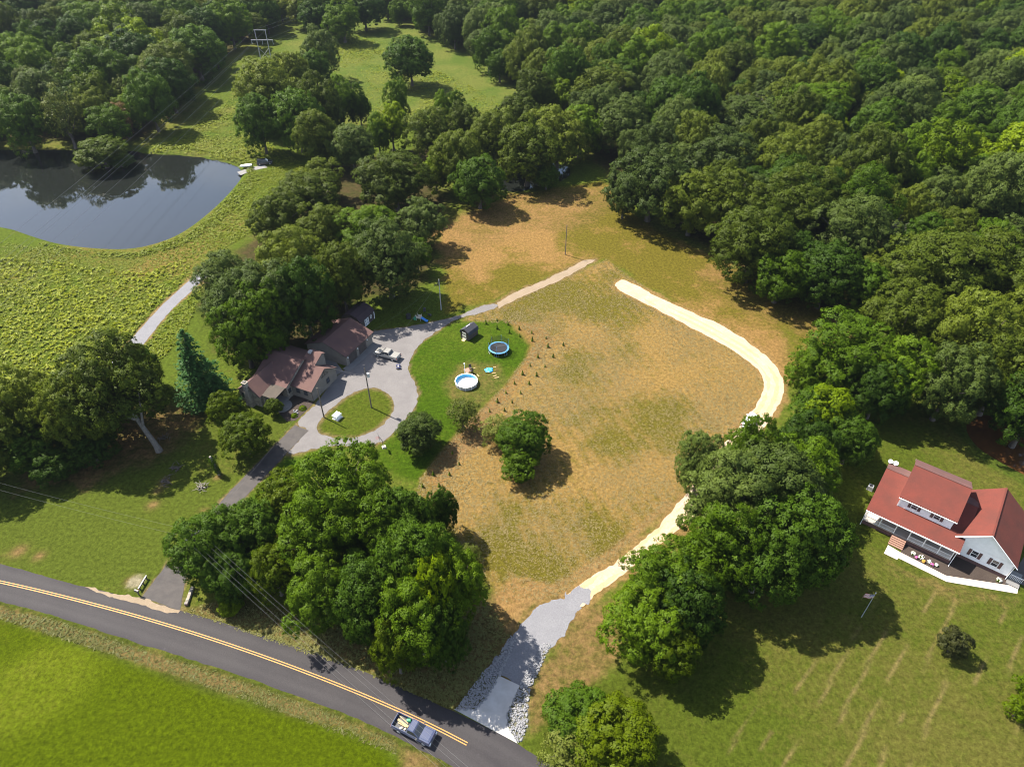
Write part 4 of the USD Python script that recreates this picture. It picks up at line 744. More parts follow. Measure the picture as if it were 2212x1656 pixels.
NTH = ['leftmost', 'second from left', 'third from left', 'fourth from left', 'fifth from left', 'sixth from left', 'seventh from left', 'eighth from left', 'ninth from left', 'tenth from left'] + [f'{n} from left' for n in 'eleventh twelfth thirteenth fourteenth fifteenth sixteenth seventeenth eighteenth nineteenth twentieth'.split()] * 3
rows_.sort(key=lambda t: t[:4]); seen = {}
for zi, where, k, px, x, y, r, h in rows_:
    n = seen[zi, where, k] = seen.get((zi, where, k), -1) + 1; many = sum(t[:3] == (zi, where, k) for t in rows_) > 1
    lb = f'{NTH[n] + " of " if many else "only "}{ADJ[k]} tree{"s" if many else ""} in {where} part of {ZSHORT[zi]}'
    tree(k, x, y, r, h, lb, f'{ADJ[k]} trees in the {where} part of the {ZSHORT[zi]}', wide=frng.uniform(0.88, 1.12))
print('trees', len(PLACED), 'far', len(far_xf))
# the rest of the woods, too small in the photo to be told apart
if far_xf:
    pi = UsdGeom.PointInstancer.Define(stage, '/World/distant_woodland'); tag(pi, 'distant treetops that merge into one wood along the top edge of the photo', 'wood', kind='stuff')
    kinds = sorted({k for k, *_ in far_xf}); protos = []
    for k in kinds:
        pr = UsdGeom.Xform.Define(stage, f'/World/distant_woodland/crown_{k}'); pr.GetPrim().GetReferences().AddInternalReference(FIRST[k, 0].GetPath() if (k, 0) in FIRST else [v for kk, v in FIRST.items() if kk[0] == k][0].GetPath())
        pr.GetPrim().GetAttribute('xformOp:translate').Set(Gf.Vec3d(0, 0, 0)); pr.GetPrim().GetAttribute('xformOp:rotateZ').Set(0.0); pr.GetPrim().GetAttribute('xformOp:scale').Set(Gf.Vec3f(1, 1, 1))
        for key in ('label', 'category', 'group'): pr.GetPrim().SetCustomDataByKey(key, '')
        protos.append(pr.GetPath())
    pi.CreatePrototypesRel().SetTargets(protos)
    pi.CreateProtoIndicesAttr([kinds.index(k) for k, *_ in far_xf])
    pi.CreatePositionsAttr([Gf.Vec3f(x, y, 0) for _, x, y, *_ in far_xf])
    pi.CreateScalesAttr([Gf.Vec3f(r / DIM[k][0], r / DIM[k][0], h / DIM[k][1]) for k, x, y, r, h, a in far_xf])
    pi.CreateOrientationsAttr([Gf.Quath(math.cos(math.radians(a) / 2), 0, 0, math.sin(math.radians(a) / 2)) for *_, a in far_xf])
# ------------------------------------------------------------------ more materials
def roof_mat(name, a, b, sc=1.2):
    return usdkit.material(stage, '/World/Looks/' + name, {
        't': ('texture_coordinate', {}), 'n': ('noise_texture', {'scale': sc, 'detail': 5.0, 'roughness': 0.65}), 'n2': ('noise_texture', {'scale': 16.0, 'detail': 2.0}),
        'r': ('map_range', {'from_min': 0.3, 'from_max': 0.7, 'clamp': True}), 'm': ('mix_color', {'a': a, 'b': b}), 'w': ('wave_texture', {'scale': 1.6, 'distortion': 0.4, 'detail': 1.0}),
        'r2': ('map_range', {'from_min': 0.25, 'from_max': 0.75, 'to_min': 0.8, 'to_max': 1.18}), 'mm': ('mix_color', {'blend_type': 'multiply', 'fac': 1.0, 'use_clamp': False}),
        'b': ('bump', {'distance': 0.02}), 'p': ('principled_bsdf', {'roughness': 0.9, 'specular_ior_level': 0.25})},
        [('t.object', 'n.vector'), ('t.object', 'n2.vector'), ('n.fac', 'r.value'), ('r.result', 'm.fac'), ('n2.fac', 'r2.value'), ('m.result', 'mm.a'), ('r2.result', 'mm.b'), ('mm.result', 'p.base_color'), ('n2.fac', 'b.height'), ('b.normal', 'p.normal')], surface='p.BSDF')
M['red_roof'] = roof_mat('red_shingle_look', (0.110, 0.026, 0.018), (0.077, 0.023, 0.017), 0.35)
M['worn_red_roof'] = roof_mat('worn_red_shingle_look', (0.106, 0.048, 0.043), (0.068, 0.040, 0.036), 0.5)
M['brown_roof'] = roof_mat('brown_metal_roof_look', (0.104, 0.059, 0.050), (0.081, 0.046, 0.043), 0.4)
M['plum_roof'] = roof_mat('dark_shingle_look', (0.06, 0.04, 0.045), (0.045, 0.032, 0.036), 0.8)
M['black_roof'] = roof_mat('black_roof_look', (0.04, 0.042, 0.05), (0.03, 0.032, 0.04), 0.8)
M['porch_roof'] = roof_mat('porch_roof_look', (0.066, 0.055, 0.044), (0.051, 0.042, 0.036), 0.8)
M['white_siding'] = mat('white_siding_look', (0.86, 0.86, 0.86), 0.7, second=(0.80, 0.80, 0.80), scale=1.5)
M['white'] = mat('white_paint_look', (0.80, 0.80, 0.79), 0.5, second=(0.74, 0.74, 0.73))
M['taupe'] = mat('taupe_siding_look', (0.15, 0.132, 0.11), 0.8, second=(0.125, 0.11, 0.092), scale=1.2)
M['stone'] = usdkit.material(stage, '/World/Looks/stone_wall_look', {
    't': ('texture_coordinate', {}), 'v': ('voronoi_texture', {'scale': 3.2}), 'n': ('noise_texture', {'scale': 6.0, 'detail': 3.0}), 'r': ('rgb_ramp', {'ramp': [(0, (0.11, 0.10, 0.085)), (0.5, (0.21, 0.185, 0.15)), (1, (0.29, 0.26, 0.21))]}), 'p': ('principled_bsdf', {'roughness': 0.9}), 'b': ('bump', {'distance': 0.06})},
    [('t.object', 'v.vector'), ('t.object', 'n.vector'), ('v.color', 'r.fac'), ('r.color', 'p.base_color'), ('v.distance', 'b.height'), ('b.normal', 'p.normal')], surface='p.BSDF')
M['brick'] = usdkit.material(stage, '/World/Looks/brick_look', {
    't': ('texture_coordinate', {}), 'm': ('mapping', {'rotation': (math.pi / 2, 0, 0)}), 'b': ('brick_texture', {'color1': (0.085, 0.035, 0.03), 'color2': (0.115, 0.05, 0.04), 'mortar': (0.16, 0.14, 0.13), 'scale': 4.0, 'mortar_size': 0.012}), 'p': ('principled_bsdf', {'roughness': 0.9})},
    [('t.object', 'm.vector'), ('m.vector', 'b.vector'), ('b.color', 'p.base_color')], surface='p.BSDF')
M['dark_wood'] = mat('dark_wood_look', (0.05, 0.038, 0.032), 0.7, second=(0.035, 0.027, 0.024))
M['brown_wood'] = mat('brown_wood_look', (0.25, 0.14, 0.10), 0.75, second=(0.19, 0.105, 0.075), scale=4)
M['new_wood'] = mat('new_wood_look', (0.372, 0.260, 0.124), 0.7, second=(0.298, 0.205, 0.099), scale=5)
M['pole_wood'] = mat('pole_wood_look', (0.12, 0.095, 0.075), 0.85, second=(0.085, 0.065, 0.052), scale=5)
M['grey_pole'] = mat('weathered_pole_look', (0.30, 0.29, 0.28), 0.8, second=(0.24, 0.23, 0.22), scale=5)
M['glass'] = mat('window_glass_look', (0.02, 0.025, 0.03), 0.06, second=(0.03, 0.034, 0.04), spec=0.6)
M['tyre'] = mat('tyre_look', (0.018, 0.018, 0.018), 0.8, var=0.3)
M['rim'] = mat('rim_look', (0.45, 0.45, 0.46), 0.35, metallic=0.8, var=0.1)
M['chrome'] = mat('chrome_look', (0.62, 0.62, 0.64), 0.18, metallic=1.0, var=0.1)
M['black'] = mat('black_plastic_look', (0.018, 0.018, 0.02), 0.5, var=0.3)
M['grey'] = mat('grey_metal_look', (0.36, 0.37, 0.38), 0.5, metallic=0.4, var=0.15)
M['wire'] = mat('wire_look', (0.14, 0.14, 0.14), 0.5, metallic=0.3, var=0.1)
M['blue_truck'] = mat('slate_blue_paint_look', (0.035, 0.045, 0.09), 0.3, coat=0.7, second=(0.03, 0.04, 0.08), scale=1)
M['silver_truck'] = mat('champagne_paint_look', (0.285, 0.273, 0.248), 0.3, metallic=0.4, coat=0.7, var=0.05)
M['black_car'] = mat('black_paint_look', (0.012, 0.013, 0.016), 0.2, coat=0.8, var=0.1)
M['white_car'] = mat('white_car_look', (0.80, 0.81, 0.83), 0.25, coat=0.6, var=0.02)
M['red_lamp'] = mat('red_lens_look', (0.35, 0.02, 0.02), 0.2, var=0.1)
M['clear_lamp'] = mat('clear_lens_look', (0.75, 0.77, 0.8), 0.12, var=0.05)
M['blue_plastic'] = mat('blue_plastic_look', (0.03, 0.20, 0.55), 0.35, second=(0.025, 0.16, 0.45))
M['pad_blue'] = mat('pad_blue_look', (0.10, 0.30, 0.52), 0.5, second=(0.07, 0.24, 0.45), scale=1)
M['tarp'] = mat('tarp_look', (0.03, 0.24, 0.62), 0.35, second=(0.05, 0.32, 0.70), scale=3)
M['pool_liner'] = mat('pool_liner_look', (0.10, 0.42, 0.60), 0.4, second=(0.05, 0.30, 0.52), scale=3)
M['pool_floor'] = mat('pool_floor_look', (0.697, 0.748, 0.748), 0.4, second=(0.612, 0.705, 0.722), scale=1.2)
M['green_plastic'] = mat('green_plastic_look', (0.03, 0.20, 0.10), 0.4, var=0.2)
M['tan_plastic'] = mat('tan_plastic_look', (0.42, 0.38, 0.32), 0.5, var=0.15)
M['net'] = usdkit.material(stage, '/World/Looks/net_look', {'d': ('diffuse_bsdf', {'color': (0.015, 0.015, 0.018)}), 't': ('transparent_bsdf', {}), 'x': ('mix_closure', {'fac': 0.62})}, [('d.BSDF', 'x.closure1'), ('t.BSDF', 'x.closure2')], surface='x.closure')
for nm_, c_ in (('flower_white', (0.75, 0.75, 0.68)), ('flower_pink', (0.50, 0.10, 0.30)), ('flower_gold', (0.55, 0.28, 0.04)), ('flag_white', (0.75, 0.72, 0.75)), ('flag_red', (0.42, 0.06, 0.08)), ('flag_blue', (0.06, 0.07, 0.22)), ('hedge', (0.11, 0.17, 0.015))): M[nm_] = mat(nm_ + '_look', c_, 0.7, var=0.25, scale=8)

def gable(x0, x1, y0, y1, ridge_axis, eave, ridge_z, ridge_at, oh, t=0.16, gable_oh=None):
    "two roof slabs over a rectangle; returns (slab, slab) and the two wall triangles above the eaves"
    go = oh if gable_oh is None else gable_oh
    if ridge_axis == 'x':
        s0, s1 = (ridge_z - eave) / (ridge_at - y0), (ridge_z - eave) / (y1 - ridge_at)
        a = [(x0 - go, y0 - oh, eave - s0 * oh + t), (x1 + go, y0 - oh, eave - s0 * oh + t), (x1 + go, ridge_at, ridge_z + t), (x0 - go, ridge_at, ridge_z + t)]
        b = [(x1 + go, y1 + oh, eave - s1 * oh + t), (x0 - go, y1 + oh, eave - s1 * oh + t), (x0 - go, ridge_at, ridge_z + t), (x1 + go, ridge_at, ridge_z + t)]
        tri = [hull([(x, y0, eave), (x, y1, eave), (x, ridge_at, ridge_z), (x + d, y0, eave), (x + d, y1, eave), (x + d, ridge_at, ridge_z)]) for x, d in ((x0, 0.15), (x1, -0.15))]
    else:
        s0, s1 = (ridge_z - eave) / (ridge_at - x0), (ridge_z - eave) / (x1 - ridge_at)
        a = [(x0 - oh, y0 - go, eave - s0 * oh + t), (x0 - oh, y1 + go, eave - s0 * oh + t), (ridge_at, y1 + go, ridge_z + t), (ridge_at, y0 - go, ridge_z + t)]
        b = [(x1 + oh, y0 - go, eave - s1 * oh + t), (x1 + oh, y1 + go, eave - s1 * oh + t), (ridge_at, y1 + go, ridge_z + t), (ridge_at, y0 - go, ridge_z + t)]
        tri = [hull([(x0, y, eave), (x1, y, eave), (ridge_at, y, ridge_z), (x0, y + d, eave), (x1, y + d, eave), (ridge_at, y + d, ridge_z)]) for y, d in ((y0, 0.15), (y1, -0.15))]
    return quad_prism(a, t), quad_prism(b, t), tri
def window(parent, axis, at_, c, z, w, h, frame='white', shutter=None, sgn=-1, bars=1):
    "a window on a wall: axis 'x' = wall plane x = at_, 'y' = wall plane y = at_; sgn points outwards"
    def slab(u0, u1, v0, v1, d0, d1):
        lo, hi = sorted((at_ + sgn * d0, at_ + sgn * d1))
        return box(lo, hi, u0, u1, v0, v1) if axis == 'x' else box(u0, u1, lo, hi, v0, v1)
    f = 0.07
    fr = [slab(c - w / 2, c + w / 2, z, z + f, -0.02, 0.05), slab(c - w / 2, c + w / 2, z + h - f, z + h, -0.02, 0.05), slab(c - w / 2, c - w / 2 + f, z + f, z + h - f, -0.02, 0.05), slab(c + w / 2 - f, c + w / 2, z + f, z + h - f, -0.02, 0.05)]
    for k in range(bars): fr.append(slab(c - w / 2 + f, c + w / 2 - f, z + h * (k + 1) / (bars + 1) - 0.025, z + h * (k + 1) / (bars + 1) + 0.025, -0.02, 0.045))
    o = part(parent, 'window', fr, M[frame])
    part(o, 'pane', slab(c - w / 2 + f, c + w / 2 - f, z + f, z + h - f, -0.03, 0.02), M['glass'])
    if shutter:
        for s in (-1, 1):
            q = c + s * (w / 2 + 0.24); part(parent, 'shutter', slab(q - 0.2, q + 0.2, z - 0.02, z + h + 0.02, 0.0, 0.05), M[shutter])

# ------------------------------------------------------------------ the white house with the red roof
rh = thing('red_roofed_house', 'white two-storey house with red shingle roof and long front porch', 'house', (57.5, 71.64, 0), -37.81)
part(rh, 'foundation', [box(0.1, 13.2, 0.25, 11.4, -0.2, 0.85)], M['brick'])
part(rh, 'porch_floor', box(0.1, 13.2, 0.2, 2.55, 0.85, 0.95), M['warm_concrete'])
part(rh, 'wall', box(0.3, 13.0, 2.55, 11.3, 0.95, 3.9), M['white_siding'], label='white ground floor wall behind the porch')
ra_, rb_, tri = gable(0.1, 13.4, 0.15, 11.4, 'x', 3.32, 5.80, 8.7, 0.25, 0.14, 0.25)
rb_ = quad_prism([(-0.15, 11.75, 4.68), (13.65, 11.75, 4.68), (13.65, 8.7, 5.94), (-0.15, 8.7, 5.94)], 0.14)
tri = [hull([(x, 0.15, 3.32), (x, 11.4, 3.32), (x, 11.4, 4.6), (x, 8.7, 5.8), (x + d_, 0.15, 3.32), (x + d_, 11.4, 3.32), (x + d_, 11.4, 4.6), (x + d_, 8.7, 5.8)]) for x, d_ in ((0.3, 0.15), (13.0, -0.15))]
part(rh, 'roof', [ra_], M['red_roof'], label='long red roof slope over the porch'); part(rh, 'roof', [rb_], M['worn_red_roof'], label='weathered back slope')
part(rh, 'ridge_cap', box(-0.15, 13.65, 8.58, 8.82, 5.91, 5.99), M['worn_red_roof'])
part(rh, 'gable_wall', tri, M['white_siding'])
part(rh, 'gutter', [box(-0.15, 13.65, -0.20, -0.06, 3.27, 3.42)], M['white'])
part(rh, 'upper_wall', [box(3.55, 11.3, 3.05, 13.1, 4.0, 6.3)], M['white_siding'], label='white upper storey wall with two windows')
ra_, rb_, tri = gable(3.55, 11.3, 3.05, 13.15, 'x', 6.3, 8.75, 8.7, 0.2, 0.14, 0.35)
part(rh, 'upper_roof', [ra_], M['red_roof']); part(rh, 'upper_roof', [rb_], M['worn_red_roof'], label='weathered back slope')
part(rh, 'ridge_cap', box(3.2, 11.65, 8.58, 8.82, 8.86, 8.94), M['worn_red_roof']); part(rh, 'gable_wall', tri, M['white_siding'])
part(rh, 'eave_trim', [box(3.19, 11.66, 2.74, 2.84, 6.08, 6.22), box(3.19, 11.66, 13.36, 13.45, 6.08, 6.22)], M['white'])
part(rh, 'corner_board', box(3.45, 3.62, 2.98, 3.14, 4.2, 6.2), M['white'])
window(rh, 'y', 3.05, 5.7, 4.95, 0.95, 1.1, 'white', 'brick'); window(rh, 'y', 3.05, 9.0, 4.95, 0.95, 1.1, 'white', 'brick')
part(rh, 'wing_foundation', box(11.95, 20.6, 2.62, 13.9, -0.2, 0.72), M['brick'])
part(rh, 'wing_wall', box(11.9, 20.65, 2.6, 13.95, 0.72, 3.45), M['white_siding'])
ra_, rb_, tri = gable(11.6, 20.75, 2.6, 13.95, 'y', 3.4, 7.15, 16.2, 0.35, 0.14, 0.30)
part(rh, 'wing_roof', [ra_], M['red_roof']); part(rh, 'wing_roof', [rb_], M['red_roof']); part(rh, 'gable_wall', tri, M['white_siding'], label='white gable end facing the walkway')
part(rh, 'ridge_cap', box(16.08, 16.32, 2.3, 14.25, 7.26, 7.33), M['red_roof'])
part(rh, 'barge_board', [tube([(11.2, 2.28, 3.12), (16.2, 2.28, 7.2)], 0.07, 4), tube([(16.2, 2.28, 7.2), (21.15, 2.28, 3.12)], 0.07, 4)], M['white'])
window(rh, 'y', 2.6, 15.7, 1.45, 0.95, 1.35, 'white', 'brick'); window(rh, 'y', 2.6, 18.5, 1.45, 0.95, 1.35, 'white', 'brick')
window(rh, 'y', 2.55, 2.2, 1.5, 1.0, 1.4, 'white'); window(rh, 'y', 2.55, 8.6, 1.5, 1.0, 1.4, 'white'); window(rh, 'y', 2.55, 11.0, 1.5, 1.0, 1.4, 'white')
dr_ = part(rh, 'door', box(5.1, 6.1, 2.49, 2.56, 0.95, 3.0), M['dark_wood']); part(dr_, 'handle', box(5.95, 6.02, 2.44, 2.49, 1.85, 1.95), M['chrome'])
for x in (0.25, 2.45, 4.75, 6.85, 9.05, 11.2, 13.05): part(rh, 'porch_post', box(x - 0.07, x + 0.07, 0.28, 0.42, 0.95, 3.38), M['white'])
for a_, b_ in ((0.32, 2.38), (2.52, 4.68), (6.92, 8.98), (9.12, 11.13), (11.27, 12.98)):
    part(rh, 'railing', [box(a_, b_, 0.31, 0.39, 1.78, 1.84), box(a_, b_, 0.31, 0.39, 1.02, 1.07)] + [box(x - 0.02, x + 0.02, 0.33, 0.37, 1.07, 1.78) for x in np.arange(a_ + 0.07, b_ - 0.02, 0.13)], M['white'])
for k in range(5): part(rh, 'step', box(4.7, 6.85, -0.05 - 0.30 * (k + 1), 0.2 - 0.30 * k if k == 0 else -0.07 - 0.30 * k, 0.0 if k == 4 else 0.05, 0.80 - 0.155 * k), M['brown_wood'])
for x, y0_ in ((0.0, -0.12), (13.35, -0.12)): part(rh, 'downspout', [tube([(x, y0_, 3.3), (x, 0.1, 3.0), (x, 0.1, 0.15), (x, -0.3, 0.05)], 0.05, 6)], M['white'])
part(rh, 'downspout', [tube([(20.75, 2.5, 3.3), (20.72, 2.52, 0.1)], 0.05, 6)], M['white'])
for x, y, z in ((-0.05, 11.5, 4.75), (0.8, 11.65, 4.70)):
    t_ = np.linspace(0, 2 * np.pi, 19)[:-1]; d_ = np.vstack([[(0, 0, -0.06)], np.c_[0.2 * np.cos(t_), 0.2 * np.sin(t_), np.full(18, -0.045)], np.c_[0.4 * np.cos(t_), 0.4 * np.sin(t_), np.full(18, 0.03)]])
    f_ = [(0, 1 + k, 1 + (k + 1) % 18) for k in range(18)] + [q for k in range(18) for q in ((1 + k, 19 + k, 19 + (k + 1) % 18), (1 + k, 19 + (k + 1) % 18, 1 + (k + 1) % 18))]
    di = part(rh, 'satellite_dish', moved(trimesh.Trimesh(d_, f_, process=False), (x, y, z + 0.45), rx=30, rz=-15), M['grey' if x < 0 else 'white'])
    part(di, 'mast', tube([(x, y, z - 0.3), (x, y, z + 0.42)], 0.03, 6), M['grey'])
part(rh, 'side_landing', [box(21.0, 22.6, 2.7, 4.6, 0.0, 0.5), box(20.9, 22.6, 1.7, 2.7, 0.0, 0.25)], M['grey_concrete'])
part(rh, 'railing', [box(21.0, 22.6, 2.72, 2.78, 1.3, 1.36)] + [box(x, x + 0.04, 2.72, 2.78, 0.5, 1.3) for x in np.arange(21.0, 22.6, 0.2)], M['white'])
def rloc(x, y, z=0.0):
    t_ = math.radians(-37.81); return (57.5 + x * math.cos(t_) - y * math.sin(t_), 71.64 + x * math.sin(t_) + y * math.cos(t_), z)
ac = thing('air_conditioner', 'grey outdoor air conditioner at the left end of the red-roofed house', 'air conditioner', rloc(-1.0, 8.7), -37.8)
part(ac, 'casing', box(-0.4, 0.4, -0.4, 0.4, 0.05, 0.85), M['grey']); part(ac, 'fan_grille', cyl(0.33, 0.03, (0, 0, 0.855)), M['black']); part(ac, 'base', box(-0.5, 0.5, -0.5, 0.5, 0, 0.05), M['grey_concrete'])
frg = np.random.default_rng(3)
for x, y, s, k, lb in [(8.41, -1.23, .38, 'white', 'white flowering plant nearest the porch steps in the dark flower bed'), (8.99, -1.65, .26, 'pink', 'pink flowers beside the white plant nearest the porch steps'), (9.6, -1.26, .46, 'white', 'largest white flowering plant in the dark flower bed'), (10.07, -1.76, .27, 'gold', 'orange flowers among the white ones in the dark flower bed'), (10.78, -1.3, .32, 'white', 'white flowering plant right of the orange flowers'), (11.26, -1.59, .25, 'pink', 'pink flowers farther right in the dark flower bed'), (11.82, -1.25, .27, 'white', 'small white flowering plant at the right end of the flower row'), (19.99, 1.6, .42, 'white', 'white flowering plant at the far corner of the walkway')]:
    o = thing('flowering_plant', lb, 'flowers', rloc(x, y), 0, 'flowers in the bed before the porch')
    d = unit(frg, 60); d[:, 2] = abs(d[:, 2]); v, f = cards(d * s * frg.uniform(0.5, 1, (60, 1)) + [0, 0, 0.1], d, 0.09, frg); part(o, 'leaves', trimesh.Trimesh(v, f, process=False), M['leaf_green'])
    d = unit(frg, 46); d[:, 2] = abs(d[:, 2]) + 0.3; v, f = cards(d * s * frg.uniform(0.85, 1.05, (46, 1)) + [0, 0, 0.12], d / np.linalg.norm(d, axis=1, keepdims=True), 0.085, frg, 1.0); part(o, 'blossoms', trimesh.Trimesh(v, f, process=False), M['flower_' + k])

# ------------------------------------------------------------------ brown-roofed house, garage, sheds
HA = 65.65
bh = thing('brown_roofed_house', 'taupe and stone house with brown roof, porch and chimney beside the gravel loop', 'house', (-39.52, 102.03, 0), HA)
part(bh, 'wall', box(0, 8.06, 0, 5.0, -0.1, 2.75), M['taupe'], label='taupe siding of the right wing')
sl = 0.46
ra_, rb_, tri = gable(0, 8.06, 0, 2.3, 'y', 2.75, 4.95, 4.6, 0.30, 0.12, 0.25)
part(bh, 'roof', [ra_], M['brown_roof'], label='roof slope of the right wing'); part(bh, 'roof', [rb_], M['brown_roof'])
part(bh, 'gable_wall', tri, M['taupe'])
part(bh, 'barge_board', [tube([(-0.3, -0.28, 2.68), (4.6, -0.28, 5.02)], 0.06, 4), tube([(4.6, -0.28, 5.02), (8.36, -0.28, 2.68)], 0.06, 4)], M['dark_wood'])
part(bh, 'raised_wall', hull([(x, y, z) for y in (2.25, 5.0) for x, z in ((0, 2.7), (8.06, 2.7), (8.06, 5.9), (7.3, 6.1))]), M['taupe'])
part(bh, 'raised_roof', [quad_prism([(-0.3, 2.1, 2.73), (-0.3, 5.4, 2.73), (7.3, 5.4, 6.25), (7.3, 2.1, 6.25)], 0.12), quad_prism([(7.3, 2.1, 6.25), (7.3, 5.4, 6.25), (8.3, 5.4, 5.8), (8.3, 2.1, 5.8)], 0.12)], M['brown_roof'])
part(bh, 'roof_vent', box(6.5, 7.3, 4.3, 4.9, 6.0, 6.45), M['grey'])
part(bh, 'timber_trim', [box(3.5, 5.7, -0.06, 0.0, 3.3, 3.42), box(4.54, 4.66, -0.06, 0.0, 3.42, 4.7), tube([(3.6, -0.04, 3.4), (4.6, -0.04, 4.35)], 0.06, 4), tube([(5.6, -0.04, 3.4), (4.6, -0.04, 4.35)], 0.06, 4)], M['dark_wood'])
window(bh, 'y', 0.0, 5.2, 0.95, 1.0, 1.25, 'dark_wood'); window(bh, 'x', 0.0, 1.5, 1.1, 0.95, 1.1, 'dark_wood'); window(bh, 'x', 0.0, 3.4, 1.1, 0.95, 1.1, 'dark_wood')
part(bh, 'downspout', tube([(-0.1, -0.15, 2.6), (-0.08, -0.12, 0.1)], 0.05, 6), M['dark_wood'])
part(bh, 'stone_wall', [box(-1.45, 9.8, 4.9, 12.6, -0.1, 3.1), box(-5.5, -1.4, 8.1, 13.3, -0.1, 2.95)], M['stone'])
ra_, rb_, tri = gable(-1.45, 9.8, 4.9, 12.6, 'y', 3.2, 5.85, 4.3, 0.3, 0.12, 0.3)
part(bh, 'main_roof', [ra_], M['brown_roof'], label='main roof slope lying in tree shade'); part(bh, 'main_roof', [rb_], M['brown_roof']); part(bh, 'gable_wall', tri, M['stone'])
ra_, rb_, tri = gable(-5.5, 2.0, 8.1, 13.3, 'x', 2.95, 5.0, 10.7, 0.3, 0.12, 0.3)
part(bh, 'front_roof', [ra_], M['brown_roof'], label='sunlit roof slope of the chimney wing'); part(bh, 'front_roof', [rb_], M['brown_roof']); part(bh, 'gable_wall', [tri[0]], M['stone'])
ch = part(bh, 'chimney', [frustum(-6.4, -5.5, 9.7, 11.4, -0.1, -6.3, -5.5, 10.1, 11.1, 3.4), box(-6.25, -5.5, 10.15, 11.05, 3.4, 5.7)], M['stone'])
part(ch, 'cap', [box(-6.35, -5.4, 10.05, 11.15, 5.7, 5.82)], M['stone']); part(ch, 'flue', box(-6.1, -5.65, 10.3, 10.9, 5.82, 5.95), M['black'])
part(bh, 'porch_roof', quad_prism([(-5.1, 8.05, 2.85), (-5.1, 4.8, 2.85), (-1.2, 4.8, 3.25), (-1.2, 8.05, 3.25)], 0.14), M['porch_roof'], label='flat grey-brown porch roof')
for y in (5.05, 7.75): part(bh, 'porch_pillar', box(-5.0, -4.5, y - 0.25, y + 0.25, 0, 2.7), M['stone'])
part(bh, 'porch_floor', box(-5.1, -1.45, 4.8, 8.05, 0, 0.5), M['grey_concrete'])
bd = part(bh, 'door', box(-1.52, -1.45, 6.2, 7.2, 0.5, 2.6), M['dark_wood']); part(bd, 'handle', box(-1.57, -1.52, 6.3, 6.38, 1.4, 1.5), M['chrome'])
window(bh, 'x', -5.5, 12.3, 1.1, 0.9, 1.2, 'dark_wood'); window(bh, 'y', 4.9, -0.7, 1.2, 0.8, 1.1, 'dark_wood')
top('garden_bed', flat(np.array([P(489.6 + x * .1174, 734.4 + y * .1174)[:2] for x, y in ((1100, 1490), (1270, 1480), (1520, 1240), (1610, 1150), (1250, 980), (950, 1150), (960, 1350))]), 0.022, 0.15, 12), M['mulch'], kind='structure')
for k in range(3): part(bh, 'stone_step', cyl(1.9 - 0.45 * k, 0.17, (-3.7, 4.75, 0.17 * k), sides=28), M['grey_concrete'])
for (zx, zy, r, lb) in ((1245, 1395, 0.75, 'lower round clipped yellow-green shrub beside the gravel loop'), (1400, 1260, 0.85, 'upper clipped yellow-green shrub beside the gravel loop')):
    p = P(489.6 + zx * .1174, 734.4 + zy * .1174); o = thing('clipped_shrub', lb, 'shrub', p, 0, 'clipped shrubs by the gravel loop')
    d = unit(frg, 420); d[:, 2] = abs(d[:, 2]) * 0.7; v, f = cards(d * r * frg.uniform(0.75, 1, (420, 1)), d, 0.10, frg); part(o, 'foliage', trimesh.Trimesh(v, f, process=False), M['leaf_lime']); part(o, 'stem', tube([(0, 0, -0.1), (0, 0, 0.4)], 0.05, 5), M['bark'])
for i_, (zx, zy) in enumerate(((1240, 1305), (1280, 1325), (1310, 1350), (1300, 1300), (1255, 1340))):
    p = P(489.6 + zx * .1174, 734.4 + zy * .1174); s = 0.22; v = ico.vertices * (1 + frg.uniform(-.25, .25, (12, 3))) * s
    top('garden_stone', trimesh.Trimesh(v + p + [0, 0, 0.1], ico.faces, process=False), M['riprap'], ['leftmost', 'second', 'third', 'topmost', 'lowest'][i_] + ' pale stone among the clipped shrubs by the gravel loop', 'stone', 'pale stones between the clipped shrubs')

ga_ = thing('garage', 'taupe two-door garage with brown roof facing the gravel parking place', 'garage', (-34.83, 113.3, 0), 64.6)
part(ga_, 'wall', box(0, 9.4, 0, 10.2, -0.1, 2.8), M['taupe'])
ra_, rb_, tri = gable(0, 9.4, 0, 10.2, 'x', 2.8, 4.75, 5.3, 0.4, 0.13, 0.3)
part(ga_, 'roof', [ra_], M['brown_roof'], label='brown roof slope over the garage doors'); part(ga_, 'roof', [rb_], M['brown_roof']); part(ga_, 'gable_wall', tri, M['taupe'])
part(ga_, 'barge_board', [tube([(-0.32, -0.4, 2.70), (-0.32, 5.3, 4.8)], 0.06, 4), tube([(-0.32, 5.3, 4.8), (-0.32, 10.6, 2.70)], 0.06, 4)], M['dark_wood'])
for a_, b_ in ((0.95, 3.6), (4.4, 7.05)):
    d = part(ga_, 'garage_door', [box(a_, b_, -0.02, 0.05, 0, 2.3)], M['dark_wood'])
    for k in range(4): part(d, 'door_panel', box(a_ + 0.04, b_ - 0.04, -0.05, -0.02, 0.04 + 0.56 * k, 0.56 + 0.56 * k), M['dark_wood'])
for x in (0.45, 4.0, 7.5):
    l = part(ga_, 'wall_lamp', box(x - 0.09, x + 0.09, -0.18, 0, 1.9, 2.15), M['white'])
sh = thing('barn_shed', 'dark shed with purple-brown gambrel roof and white double door behind the garage', 'shed', (-34.83, 113.3, 0), 64.6)
sec = [(4.8, 2.0), (5.7, 3.1), (7.45, 3.65), (9.2, 3.1), (10.1, 2.0)]
part(sh, 'wall', [box(12.2, 17.4, 4.95, 9.95, 0, 2.0), hull([(x, y, z - 0.08) for x in (12.2, 12.3) for y, z in sec]), hull([(x, y, z - 0.08) for x in (17.3, 17.4) for y, z in sec])], M['dark_wood'])
